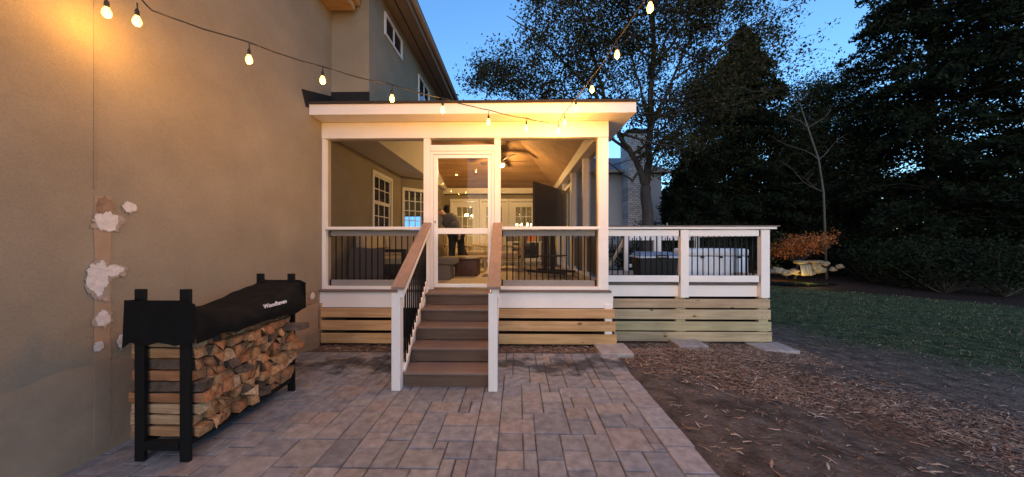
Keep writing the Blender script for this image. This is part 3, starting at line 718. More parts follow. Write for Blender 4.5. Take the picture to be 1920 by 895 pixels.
    # saw-tooth white skirt between treads and balusters
def post_(u0, u1, Yp, zt_, name='post'):
    x0, x1 = X(u0, Yp), X(u1, Yp); MB().box(x0, x1, Yp, Yp+.092, 0.0, zt_).build(name, M['white'], st, bevel=.005); return x0, x1
pl = post_(733.5, 750, 3.085, 1.0); pr = post_(915.5, 932.5, 3.085, 1.0)
def handrail(u0a, u1a, u0b, u1b, nm):
    YA, YB = 3.05, 4.60
    a0, a1 = atY(u0a, 538, YA), atY(u1a, 538, YA); b0, b1 = atY(u0b, 417.5, YB), atY(u1b, 417.5, YB); t = Vector((0,0,.03))
    m = MB(); m.hexa([a0-t, a1-t, b1-t, b0-t, a0, a1, b1, b0]); o = m.build(nm, M['composite_y'], st, bevel=.004)
    ca, cb = (a0+a1)/2, (b0+b1)/2
    # white sub rail, two by four on edge
    m = MB(); s0 = ca+Vector((0,.05,-.032-.045)); s1 = cb+Vector((0,0,-.032-.045))
    m.hexa([s0+Vector((-.02,0,-.04)), s0+Vector((.045,0,-.04)), s1+Vector((.045,0,-.04)), s1+Vector((-.02,0,-.04)), s0+Vector((-.02,0,.044)), s0+Vector((.045,0,.044)), s1+Vector((.045,0,.044)), s1+Vector((-.02,0,.044))])
    m.build('sub_rail', M['white'], st)
    # bottom rail and balusters
    b0_ = Vector((s0.x+.012, 3.18, .16)); b1_ = Vector((s1.x+.012, 4.52, .16+.585*1.34))
    m = MB(); m.bar(b0_, b1_, .035, .06); m.build('bottom_rail', M['white'], st)
    for k in range(13):
        f = (k+.7)/13.4; yq = b0_.y+(b1_.y-b0_.y)*f; xq = b0_.x+(b1_.x-b0_.x)*f; zt2 = s0.z+(s1.z-s0.z)*((yq-s0.y)/(s1.y-s0.y))-.03; zb2 = b0_.z+(b1_.z-b0_.z)*f+.02
        q = MB(); q.tube([(xq, yq, zb2), (xq, yq, zt2)], .0095, 8); q.build('baluster', M['black_metal'], st, smooth=True)
    return o
handrail(733, 758, 793.5, 809, 'handrail'); handrail(913, 938.5, 924.5, 941.5, 'handrail')

# ------------------------------------------------------------ open deck to the right
DY = 5.33
dk = E('open_deck', (3, 6.5, DECK), 'open white railed deck with green tinted slat skirt to the right of the porch', 'deck')
def XD(u, Y=DY): return X(u, Y)
def ZD(v, Y=DY, u=1300): return atY(u, v, Y).z
def dbox(nm, x0, x1, y0, y1, z0, z1, mt='white', bevel=.004): return part(MB().box(x0, x1, y0, y1, z0, z1), nm, M[mt], dk, bevel=bevel)
dx0_, dx1_ = RX+.002, XD(1441)
dbox('post', XD(1275), XD(1290), DY-.03, DY+.062, ZD(558), ZD(431)); dbox('post', XD(1425), XD(1441), DY-.03, DY+.062, ZD(558), ZD(431))
dbox('post', dx1_+.003, dx1_+.045, DY+.10, DY+.19, ZD(557), ZD(431))
dbox('cap_rail', dx0_, XD(1457), DY-.07, DY+.08, ZD(425.5), ZD(423.3), 'composite')
dbox('top_rail', dx0_, XD(1452), DY-.055, DY+.07, ZD(430), ZD(425.5)-.001)
for (a, b) in ((dx0_, XD(1275)), (XD(1290), XD(1425))):
    dbox('rail_board', a+.01, b-.025, DY-.012, DY+.03, ZD(443), ZD(431.5)); dbox('rail_board', a+.01, b-.02, DY-.012, DY+.03, ZD(529), ZD(517))
    n = round((b-a)/.098); base = None
    for k in range(1, n):
        x = a+(b-a)*k/n
        if base is None:
            q = MB(); q.tube([(x, DY+.045, .86), (x, DY+.045, 1.62)], .0095, 8); base = q.build('baluster', M['black_metal'], dk, smooth=True); xb_ = x
        else: dupmesh(base, 'baluster', dk, (x-xb_, 0, 0))
    for v0, v1 in ((443,432),(529,517)): dbox('rail_bracket', b-.022, b-.004, DY-.01, DY+.03, ZD(v0), ZD(v1), 'black_metal', 0)
dbox('rim_board', dx0_, dx1_-.002, DY+.064, DY+.10, ZD(557.5), ZD(536.5)); dbox('floor_edge', dx0_, dx1_+.0, DY+.055, DY+.13, ZD(536.5)+.002, DECK-.001, 'composite')
fb = MB(); y = DY+.132
while y < 7.7: fb.box(RX+.01, dx1_, y+.003, y+.137, DECK-.028, DECK-.002); y += .14
part(fb, 'floor', M['deckfloor'], dk)
for i, (v0, v1, ur) in enumerate(((561,577.7,1443.5),(580.8,599,1445),(603.3,620.3,1446),(622.7,640.5,1447))):
    mt = woodmat('deck_skirt_pine', [(.36,.25,.15),(.38,.29,.17),(.33,.28,.155),(.33,.25,.145)][i], [(.52,.38,.24),(.54,.43,.28),(.46,.40,.235),(.48,.38,.23)][i], 0, .7)
    part(MB().box(max(XD(1150.5, DY+.03), RX-.05), XD(ur, DY+.03), DY+.022+rnd.uniform(0,.003), DY+.055, ZD(v1, DY+.03), ZD(v0, DY+.03)), 'skirt_board', mt, dk, bevel=.004)
for u in (1267, 1422): part(MB().box(XD(u,DY+.06), XD(u+18,DY+.06), DY+.060, DY+.13, -.25, ZD(557)-.002), 'skirt_post', M['pine_green'], dk, bevel=.004)
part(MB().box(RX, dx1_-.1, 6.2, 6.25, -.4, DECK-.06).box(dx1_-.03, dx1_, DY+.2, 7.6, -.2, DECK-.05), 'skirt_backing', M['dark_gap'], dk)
# side rail (right) and far rail
dbox('cap_rail', dx1_-.06, dx1_+.10, DY+.082, 7.72, ZD(425.5), ZD(423.3), 'composite'); dbox('top_rail', dx1_-.05, dx1_+.08, DY+.085, 7.7, ZD(430), ZD(425.5)-.001)
dbox('rail_board', dx1_-.04, dx1_-.002, DY+.19, 7.6, ZD(443), ZD(431.5)); dbox('rail_board', dx1_-.04, dx1_-.002, DY+.19, 7.6, ZD(529), ZD(517))
for k in range(22):
    q = MB(); yy = DY+.25+k*.1; q.tube([(dx1_-.055, yy, .86), (dx1_-.055, yy, 1.62)], .0095, 6); q.build('baluster', M['black_metal'], dk)
FY = 7.6
fpx = [X(1171.5, FY), X(1227, FY), X(1233.5, FY), 4.42]
for x in fpx: dbox('post', x, x+.085 if x != fpx[1] else x+.07, FY, FY+.09, DECK, 1.72)
for (a, b) in ((fpx[0]+.085, fpx[1]), (fpx[2]+.085, fpx[3])):
    dbox('top_rail', a, b, FY, FY+.08, 1.70, 1.76); dbox('rail_board', a, b, FY+.02, FY+.06, 1.54, 1.65); dbox('rail_board', a, b, FY+.02, FY+.06, .87, .95)
    for k in range(1, int((b-a)/.1)):
        q = MB(); x = a+k*(b-a)/int((b-a)/.1); q.tube([(x, FY+.01, .87), (x, FY+.01, 1.6)], .0095, 6); q.build('baluster', M['black_metal'], dk)
m = MB(); m.bar((fpx[0]+.04, FY+.05, 1.62), (fpx[0]+.04, FY+1.3, .82), .05, .09); m.build('stair_rail', M['white'], dk)

m = MB()
for (vv) in (569.5, 590, 612, 632):
    for uu in (1160, 1272, 1280, 1428, 1437):
        p = atY(uu, vv, DY+.03)
        for dz in (-.04, .04): m.tube([(p.x, DY+.0215, p.z+dz), (p.x, DY+.019, p.z+dz)], .006, 6)
part(m, 'screw_heads', M['black_metal'], dk)
# concrete pads
def pad(x0, x1, y0, y1, z0, z1, lab):
    o = MB().box(x0, x1, y0, y1, z0, z1).build('concrete_pad', M['concrete'], None, bevel=.01, at=((x0+x1)/2, (y0+y1)/2, z0)); return o
def padw(x0, x1, y0, y1, z0, z1, lab):
    m = MB().box(x0, x1, y0, y1, z0, z1); o = m.build('concrete_pad', M['concrete'], bevel=.01, at=((x0+x1)/2, (y0+y1)/2, z0)); return tag(o, lab, 'footing')
padw(1.13, 1.58, 4.13, 4.56, -.06, .012, 'grey concrete footing slab under the white corner post of the porch')
padw(XD(1262,5.2), XD(1316,5.2), 5.0, 5.36, -.36, ZD(638, 5.3), 'concrete footing slab below the middle of the deck skirt')
padw(XD(1412,5.2), XD(1478,5.2), 4.98, 5.42, -.40, ZD(641, 5.4), 'concrete footing slab below the right end of the deck skirt')

# ------------------------------------------------------------ things on the deck
def rbox(name, mt, par, x0, x1, y0, y1, z0, z1, bv=.03):
    o = MB().box(x0, x1, y0, y1, z0, z1).build(name, mt, par, bevel=bv); o.modifiers['bevel'].segments = 3; o.data.polygons.foreach_set('use_smooth', [True]*6); return o
cx0, cx1 = X(1290, 6.1), X(1404, 6.1)
t = E('chest_cooler', ((cx0+cx1)/2, 6.3, DECK), 'large white chest cooler with black latches on the deck behind the railing', 'cooler')
rbox('body', M['cooler'], t, cx0, cx1, 6.1, 6.65, DECK+.02, 1.22, .03); rbox('lid', M['cooler'], t, cx0-.01, cx1+.01, 6.09, 6.66, 1.225, 1.375, .04)
for k in range(3):
    x = cx0+.27+k*.36; rbox('latch', M['black_plastic'], t, x-.035, x+.035, 6.065, 6.088, 1.19, 1.235, .006)
for k in range(9):
    x = cx0+.10+k*(cx1-cx0-.2)/8; rbox('rib', M['cooler'], t, x-.03, x+.03, 6.085, 6.1, DECK+.08, 1.16, .008)
bx0, bx1 = X(1199, 6.2), X(1273, 6.2)
t = E('storage_tote', ((bx0+bx1)/2, 6.4, DECK), 'black storage tote with blue grey lid beside the white cooler on the deck', 'storage box')
o = MB(); o.hexa([(bx0+.05,6.24,DECK+.002),(bx1-.05,6.24,DECK+.002),(bx1-.05,6.66,DECK+.002),(bx0+.05,6.66,DECK+.002),(bx0,6.2,1.18),(bx1,6.2,1.18),(bx1,6.7,1.18),(bx0,6.7,1.18)]); o.build('body', M['black_plastic'], t, bevel=.02)
rbox('rim', M['cooler'], t, bx0-.03, bx1+.03, 6.17, 6.73, 1.182, 1.215, .01)
o = MB(); o.hexa([(bx0-.01,6.19,1.216),(bx1+.01,6.19,1.216),(bx1+.01,6.71,1.216),(bx0-.01,6.71,1.216),(bx0+.06,6.25,1.30),(bx1-.06,6.25,1.30),(bx1-.06,6.65,1.30),(bx0+.06,6.65,1.30)]); o.build('lid', M['lid'], t, bevel=.015)
xm = (bx0+bx1)/2+.03; o = MB(); o.box(xm-.10, xm+.14, 6.145, 6.169, 1.225, 1.245).box(xm-.10, xm+.14, 6.145, 6.169, 1.185, 1.2).box(xm-.10, xm-.08, 6.145, 6.169, 1.2, 1.225).box(xm+.12, xm+.14, 6.145, 6.169, 1.2, 1.225); o.build('handle', M['black_plastic'], t)
# folded blue tarp
V, Fc = [], []
for j in range(9):
    for i in range(11):
        x = 1.5+i*.045; y = 5.62+j*.05; z = DECK+.01+.09*math.sin(math.pi*i/10)*math.sin(math.pi*j/8)+.025*noise.noise(Vector((x*14, y*14, 0)))*math.sin(math.pi*i/10); V.append((x, y, max(z, DECK+.002)))
Fc = [(j*11+i, j*11+i+1, (j+1)*11+i+1, (j+1)*11+i) for j in range(8) for i in range(10)]
tag(fast_mesh('tarp', V, Fc, M['blue'], at=(1.7, 5.8, DECK), smooth=True), 'crumpled blue tarp on the deck floor next to the porch corner', 'tarp')

# ------------------------------------------------------------ furniture in the porch
# television on stand
t = E('television', (.75, 6.5, DECK), 'large black television on a wheeled stand turned sideways at the right of the porch', 'television')
pa, pb = Vector((.30, 5.95, 0)), Vector((1.12, 7.15, 0)); d = (pb-pa).normalized(); n_ = Vector((d.y, -d.x, 0)); th = .05
def tvb(a, b, z0, z1, o0, o1, nm, mt, bv=.004):
    P = [pa+d*a+n_*o0, pa+d*b+n_*o0, pa+d*b+n_*o1, pa+d*a+n_*o1]
    m = MB(); m.hexa([(p.x,p.y,z0) for p in (P[3],P[2],P[1],P[0])]+[(p.x,p.y,z1) for p in (P[3],P[2],P[1],P[0])]); return m.build(nm, mt, t, bevel=bv)
Lt = (pb-pa).length
tvb(0, Lt, 1.78, 2.69, 0, .045, 'housing', M['black_plastic']); tvb(.012, Lt-.012, 1.792, 2.678, .046, .048, 'screen', M['tv'], 0)
tvb(.55, .62, .86, 2.4, -.07, -.005, 'column', M['black_metal']); tvb(.85, .92, .86, 2.4, -.07, -.005, 'column', M['black_metal'])
tvb(.4, 1.05, 1.2, 1.22, -.2, .25, 'shelf', M['black_metal'])
for a in (.5, .95): tvb(a, a+.06, .85, .90, -.45, .45, 'base_bar', M['black_metal'])
tvb(.5, 1.0, .852, .90, -.05, .02, 'base_bar', M['black_metal'])
for a in (.53, .98):
    for o_ in (-.42, .42):
        p = pa+d*a+n_*o_; m = MB(); m.tube([(p.x-.012,p.y,DECK+.03),(p.x+.012,p.y,DECK+.03)], .03, 10); m.build('caster', M['black_plastic'], t)
# rug
tag(MB().box(-1.95, -.05, 5.05, 8.8, DECK+.000, DECK+.012).build('rug', M['rug'], at=(-1, 7, DECK), bevel=.003), 'cream rug on the porch floor behind the glass door', 'rug')
tag(MB().box(-.72, -.40, 6.15, 6.6, DECK+.012, DECK+.024).build('floor_mat', M['greyfab'], at=(-.5, 6.3, DECK)), 'small dark mat on the cream rug beside the coffee table', 'mat')
# ottoman
t = E('ottoman', (-1.5, 5.75, DECK), 'grey upholstered ottoman just inside the porch door', 'ottoman')
rbox('cushion', M['greyfab'], t, X(816,5.6), X(852,5.6), 5.58, 6.05, 1.09, 1.215, .025); rbox('base', M['greyfab'], t, X(818,5.6), X(843,5.6), 5.62, 6.0, DECK+.012, 1.085, .01)
# coffee table
t = E('coffee_table', (-1.0, 6.5, DECK), 'dark brown wooden coffee table on the rug inside the porch', 'coffee table')
rbox('body', M['brownwood'], t, X(852,6.2), X(895,6.2), 6.2, 6.7, DECK+.014, 1.14, .008); rbox('top', M['brownwood'], t, X(848,6.2), X(899,6.2), 6.17, 6.75, 1.142, 1.17, .006)
# low table behind
t = E('side_table', (-1.3, 7.2, DECK), 'pale topped low side table behind the coffee table', 'side table')
rbox('top', M['rattan'], t, -1.75, -.72, 7.0, 7.4, 1.14, 1.17, .004)
for x in (-1.7,-.78):
    for y in (7.04,7.34): rbox('leg', M['rattan'], t, x, x+.035, y, y+.035, DECK+.012, 1.138, .003)
# armchairs
def armchair(loc, rot, lab, matf, matc):
    t = E('armchair', (0,0,0), lab, 'armchair', 'cushioned porch armchairs')
    rbox('seat_cushion', matc, t, -.30, .30, -.30, .30, .32, .46, .04)
    o = MB(); o.hexa([(-.30,.26,.40),(.30,.26,.40),(.30,.40,.40),(-.30,.40,.40),(-.28,.40,.95),(.28,.40,.95),(.28,.52,.95),(-.28,.52,.95)]); o.build('back_cushion', matc, t, bevel=.03)
    o = MB()
    for s in (-1, 1):
        o.tube([(s*.34,-.30,0),(s*.34,-.32,.58)], .022, 8).tube([(s*.34,-.34,.58),(s*.35,.0,.62),(s*.34,.38,.56)], .028, 8).tube([(s*.33,.34,0),(s*.33,.42,.60),(s*.30,.52,.98)], .022, 8)
        for k in range(6): yy = -.24+k*.1; o.tube([(s*.34,yy,.28),(s*.34,yy,.59)], .008, 5)
        o.tube([(s*.34,-.3,.27),(s*.33,.36,.27)], .02, 8)
    o.tube([(-.34,-.3,.27),(.34,-.3,.27)], .022, 8).tube([(-.33,.36,.3),(.33,.36,.3)], .022, 8).tube([(-.30,.52,.98),(.30,.52,.98)], .022, 8)
    o.build('frame', matf, t)
    t.location = loc; t.rotation_euler = (0,0,rot); return t
ac = armchair((-.95, 8.5, DECK), R(-35), 'cream cushioned rattan armchair near the back doors behind the glass door', M['rattan'], M['cream'])
dup(ac, (-.25, 7.7, DECK), R(-95), label='cream rattan armchair partly hidden behind the right handrail', group='cushioned porch armchairs')
dup(ac, (-1.75, 8.9, DECK), R(20), label='cream rattan armchair behind the bending man', group='cushioned porch armchairs')
# leaning folded chair frame beside the man
t = E('folding_stool', (-1.35, 7.35, DECK), 'brown wooden stool with one slanted leg just right of the bending man', 'stool')
o = MB(); o.box(-1.50, -1.28, 7.5, 7.75, 1.36, 1.40); o.build('seat', M['brownwood'], t)
o = MB(); o.bar((-1.46,7.6,DECK+.012), (-1.46,7.6,1.36), .07, .05, (0,1,0)); o.build('leg', M['brownwood'], t)
o = MB(); o.bar((-1.42,7.7,1.42), (-1.15,7.7,DECK+.012), .10, .05, (0,1,0)); o.build('leg', M['brownwood'], t)
# white console with dark glass front on right back
t = E('console_cabinet', (.25, 9.4, DECK), 'white framed console with dark glass front behind the right railing', 'cabinet')
ca_, cb_ = X(953, 9.2), X(1014, 9.2)
o = MB().box(ca_-.03, cb_+.05, 9.18, 9.65, 1.47, 1.51).box(ca_-.06, cb_+.03, 9.17, 9.65, .90, .93).box(ca_, ca_+.13, 9.2, 9.6, .93, 1.47).box(cb_-.06, cb_, 9.2, 9.6, .93, 1.47).box(ca_+.13, cb_-.06, 9.2, 9.6, .93, 1.0)
o.box(ca_, ca_+.06, 9.25, 9.3, DECK, .9).box(cb_-.06, cb_, 9.25, 9.3, DECK, .9); o.build('frame', M['vinyl'], t, bevel=.004)
MB().box(ca_+.13, cb_-.06, 9.22, 9.23, 1.0, 1.47).build('glass_front', M['glass_dark'], t)
tag(MB().box(.28,.56,9.3,9.5,1.511,1.72).build('carton', M['orange'], at=(.4,9.4,1.51), bevel=.006), 'orange carton on top of the white console', 'box')
t = E('speaker', (-.25, 9.4, 1.51), 'small black speaker on top of the white console near the handrail', 'speaker')
MB().box(-.34,-.02,9.25,9.5,1.511,1.66).build('cabinet', M['black_plastic'], t, bevel=.01); MB().box(-.32,-.04,9.243,9.249,1.52,1.65).build('grille', M['greyfab'], t)
o = MB(); o.lathe((.98, 8.8, DECK), [(.17,0),(.15,.4),(.10,.75),(.06,1.0),(.02,1.06)], 12)
tag(o.build('folded_umbrella', M['greyfab'], at=(.98,8.8,DECK), smooth=True), 'dark grey folded umbrella standing in the back right corner of the porch', 'umbrella')
# sofa against the left wall
t = E('sofa', (-2.4, 6.4, DECK), 'dark wicker sofa with cream cushions along the olive wall inside the porch', 'sofa')
sx, ex_ = X(648, 5.3), X(760, 5.3)
sx = max(sx, -2.93)
o = MB().box(sx, ex_, 5.3, 5.38, 1.33, 1.385).box(sx, sx+.07, 5.3, 5.38, DECK, 1.33).box(ex_-.06, ex_, 5.3, 5.38, DECK, 1.33).box(sx, ex_, 5.3, 5.37, .98, 1.12)
o.build('arm', M['darkwicker'], t, bevel=.008)
o = MB().box(sx, ex_, 7.3, 7.38, 1.33, 1.385).box(sx, sx+.07, 7.3, 7.38, DECK, 1.33).box(ex_-.06, ex_, 7.3, 7.38, DECK, 1.33); o.build('arm', M['darkwicker'], t, bevel=.008)
MB().box(sx, ex_, 5.381, 7.299, .92, 1.08).build('seat_frame', M['darkwicker'], t, bevel=.01)
for k in range(2):
    y = 5.40+k*.96; rbox('seat_cushion', M['cream'], t, sx+.2, ex_+.0, y, y+.93, 1.082, 1.22, .04)
    o = MB(); o.hexa([(sx+.02,y,1.20),(sx+.24,y,1.20),(sx+.24,y+.93,1.20),(sx+.02,y+.93,1.20),(sx+.0,y+.03,1.66),(sx+.13,y+.03,1.66),(sx+.13,y+.9,1.66),(sx+.0,y+.9,1.66)]); o.build('back_cushion', M['cream'], t, bevel=.04)
for i, (cx, cy_) in enumerate(((-2.42, 6.3), (-2.30, 7.0))):
    o = E('throw_pillow', (cx, cy_, 1.24), ['cream throw pillow nearest the camera on the dark sofa', 'cream throw pillow at the far end of the dark sofa'][i], 'pillow', 'cream throw pillows')
    p = MB(); p.hexa([(cx-.26,cy_-.05,1.235),(cx+.26,cy_-.05,1.235),(cx+.26,cy_+.1,1.235),(cx-.26,cy_+.1,1.235),(cx-.24,cy_+.10,1.72),(cx+.24,cy_+.10,1.72),(cx+.24,cy_+.22,1.72),(cx-.24,cy_+.22,1.72)])
    p.build('cushion', M['cream'], o, bevel=.05)
# dark throw draped over the near arm
V = []; n1, n2 = 14, 12
for j in range(n2):
    for i in range(n1):
        f = i/(n1-1); x = -2.93+.62*f; s = j/(n2-1)
        if s < .5: y = 5.262-.012*math.sin(f*20)-.03*(1-s*2)*f; z = DECK+.03+(1.40-DECK-.03)*(s*2)*(1-.12*math.sin(f*7)*(1-s*2))
        else: y = 5.262+.18*(s-.5)*2; z = 1.405+.01*math.sin(f*9)
        V.append((x-.10*(1-min(1,s*2))*(1-f), y, z))
Fc = [(j*n1+i, j*n1+i+1, (j+1)*n1+i+1, (j+1)*n1+i) for j in range(n2-1) for i in range(n1-1)]
o = fast_mesh('throw_blanket', V, Fc, M['greyfab'], at=(-2.6,5.3,1.3), smooth=True); mo = o.modifiers.new('s','SOLIDIFY'); mo.thickness = .012
tag(o, 'dark grey blanket hanging over the near arm of the sofa', 'blanket')

# ------------------------------------------------------------ person
def skin(name, verts, edges, rads, mt, parent, sub=2, root=0):
    me = bpy.data.meshes.new(name); off = wl(parent) if parent else Vector((0,0,0))
    me.from_pydata([tuple(Vector(v)-off) for v in verts], edges, []); me.materials.append(mt)
    o = bpy.data.objects.new(name, me); C.objects.link(o)
    if parent: o.parent = parent
    o.modifiers.new('skin', 'SKIN'); l = me.skin_vertices[0].data if me.skin_vertices else None
    if l is None: me.skin_vertices.new(name='') if hasattr(me.skin_vertices,'new') else None
    l = me.skin_vertices[0].data
    for i, r in enumerate(rads): l[i].radius = (r, r) if not isinstance(r, tuple) else r; l[i].use_root = (i == root)
    s_ = o.modifiers.new('sub', 'SUBSURF'); s_.levels = sub; s_.render_levels = sub
    return o
pz = DECK+.012
per = E('person', (-1.60, 7.3, pz), 'man in grey jacket and black trousers bending forward behind the glass door', 'person')
def P(x, y, z): return (-1.47+x, 7.3+y, pz+z)
bv = [P(0,0,.88), P(-.04,0,1.01), P(-.13,-.03,1.15), P(-.22,-.07,1.28), P(-.28,-.10,1.34), P(-.34,-.13,1.39), P(-.39,-.16,1.46),   #0-6 pelvis..head
      P(.08,.08,.84), P(.11,.12,.46), P(.13,.15,.08), P(.07,.08,.04),      # right leg 7-10
      P(-.07,-.09,.84), P(-.08,-.12,.46), P(-.06,-.12,.08), P(-.14,-.16,.04), # left leg 11-14
      P(-.05,.02,1.33), P(.08,-.04,1.10), P(.10,-.12,.90), P(.09,-.14,.82),   # right arm 15-18
      P(-.35,-.17,1.24), P(-.39,-.25,1.00), P(-.46,-.33,.85), P(-.49,-.36,.78)] # left arm 19-22
be = [(0,1),(1,2),(2,3),(3,4),(4,5),(5,6),(0,7),(7,8),(8,9),(9,10),(0,11),(11,12),(12,13),(13,14),(3,15),(15,16),(16,17),(17,18),(3,19),(19,20),(20,21),(21,22)]
brd = [.13,.12,.13,.14,.065,.085,.08,.09,.06,.04,.035,.09,.06,.04,.035,.06,.042,.032,.035,.06,.042,.032,.035]
skin('body', bv, be, brd, M['skin'], per)
jv = [bv[0], bv[1], bv[2], bv[3], P(-.26,-.09,1.33), P(-.07,.0,1.31), P(-.32,-.15,1.26)]; je = [(0,1),(1,2),(2,3),(3,4),(3,5),(3,6)]; jr = [.165,.165,.18,.165,.085,.10,.10]
skin('jacket', jv, je, jr, M['jacket'], per)
for a in ((15,16,17),(19,20,21)):
    skin('sleeve', [Vector(bv[3])*.5+Vector(bv[a[0]])*.5]+[bv[i] for i in a], [(0,1),(1,2),(2,3)], [.09,.082,.06,.047], M['jacket2'], per)
skin('trousers', [bv[0], bv[7], bv[8], bv[9], bv[11], bv[12], bv[13]], [(0,1),(1,2),(2,3),(0,4),(4,5),(5,6)], [.15,.11,.08,.062,.11,.08,.062], M['trousers'], per)
for i in (10, 14):
    v = Vector(bv[i]); skin('shoe', [v+Vector((.10,.03,-.005)), v, v+Vector((-.09,-.04,-.012))], [(0,1),(1,2)], [.04,.045,.035], M['black_plastic'], per)
hd = Vector(bv[5])*.4+Vector(bv[6])*.6
o = MB()
skin('hair', [hd+Vector((.030,.01,-.02)), hd+Vector((.022,.0,.03)), hd+Vector((-.005,0,.055))], [(0,1),(1,2)], [.062,.070,.058], M['hair'], per)
# fingers on both hands
for i, dr in ((18, Vector((-.05,-.1,-1))), (22, Vector((-.4,-.3,-1)))):
    dr.normalize(); b0 = Vector(bv[i]); s_ = dr.cross(Vector((0,1,0))).normalized()
    for k in range(4):
        p0 = b0+s_*(k-1.5)*.019; skin('finger', [p0, p0+dr*.045, p0+dr*(.075-.006*abs(k-1.5))+Vector((-.008,0,0))], [(0,1),(1,2)], [.010,.009,.007], M['skin'], per, sub=1)
    p0 = b0-s_*.03; skin('thumb', [p0, p0-s_*.02+dr*.03, p0-s_*.022+dr*.055], [(0,1),(1,2)], [.011,.01,.008], M['skin'], per, sub=1)

# ------------------------------------------------------------ firewood rack
rk = E('firewood_rack', (-2.47, 2.58, 0), 'black metal firewood rack standing against the stucco wall', 'firewood rack')
RXa, RXb = -2.63, -2.31; RYa, RYb = 2.08, 3.07
for x in (RXa, RXb):
    for y in (RYa, RYb):
        MB().box(x-.034, x+.034, y-.012, y+.012, 0, 1.20).build('upright', M['black_metal'], rk, bevel=.003)
for x in (RXa, RXb): MB().box(x-.018, x+.018, RYa+.02, RYb-.02, .10, .145).build('base_rail', M['black_metal'], rk, bevel=.002)
for y in (RYa, RYb): MB().box(RXa+.037, RXb-.037, y-.016, y+.016, .08, .145).build('cross_bar', M['black_metal'], rk, bevel=.002)
for y in (RYa, RYb): MB().box(RXa-.06, RXb+.06, y-.02, y+.02, -.0, .05) if 0 else None
logm = [woodmat('split_wood', (.24,.115,.05), (.55,.31,.15), 0, .8, knots=False, sc=2.0), woodmat('split_wood_red', (.22,.09,.04), (.46,.22,.10), 0, .8, knots=False, sc=2.0),
        woodmat('split_wood_pale', (.30,.17,.09), (.62,.42,.24), 0, .8, knots=False, sc=2.0), M['barklog']]

ORD = ['bottom','second','third','fourth','fifth','sixth','seventh','eighth','ninth','tenth','eleventh','twelfth','thirteenth','fourteenth','fifteenth','sixteenth','seventeenth','eighteenth','nineteenth','twentieth','21st','22nd','23rd','24th','25th','26th','27th','28th','29th','30th']
ly0, ly1, lz0, lz1 = RYa+.025, RYb-.022, .148, .935
r_ = random.Random(23)
def addlog(poly, x0, x1, mi, lab, grp=True):
    cy_ = sum(p[0] for p in poly)/len(poly); cz_ = sum(p[1] for p in poly)/len(poly)
    k = len(poly); S_ = 7; V = []; sd = r_.random()*50; sl1 = r_.uniform(-.35,.35); sl2 = r_.uniform(-.35,.35); sh_ = r_.uniform(.86,.96)
    for s in range(S_):
        f = s/(S_-1); x = x0+(x1-x0)*f
        for (y, z) in poly:
            yy = cy_+(y-cy_)*sh_+.008*noise.noise(Vector((x*12, y*30+sd, z*30))); zz = cz_+(z-cz_)*sh_+.008*noise.noise(Vector((x*12, y*30, z*30+sd+9)))
            ex2 = (sl1*(y-cy_)+sl2*(z-cz_)) if s == S_-1 else 0
            V.append((x+ex2, yy, zz))
    Fc = [tuple(range(k))]+[(s*k+i, s*k+(i+1) % k, (s+1)*k+(i+1) % k, (s+1)*k+i) for s in range(S_-1) for i in range(k)]+[tuple((S_-1)*k+i for i in range(k-1, -1, -1))]
    o = fast_mesh('firewood_log', V, Fc, logm[mi], at=(x0, cy_, cz_))
    if r_.random() < .6 and mi != 3:
        o.data.materials.append(M['barklog']); q = r_.randrange(k)
        for s in range(S_-1): o.data.polygons[1+s*k+q].material_index = 1
    b = o.modifiers.new('bevel','BEVEL'); b.width = .003; b.segments = 1; b.limit_method = 'ANGLE'; b.angle_limit = R(45)
    return tag(o, lab, 'firewood', 'split logs stacked in the rack' if grp else None)
def rr(a, b): return r_.uniform(a, b)
nr = 10; hr = (lz1-lz0)/nr
def zb_(j, y):
    if j == 0: return lz0
    return lz0+j*hr+.020*noise.noise(Vector((y*6, j*3.7, 1)))+.018*noise.noise(Vector((y*19, j*5.1, 7)))
KN = {0:'split log',1:'reddish split log',2:'pale split log',3:'bark covered log'}
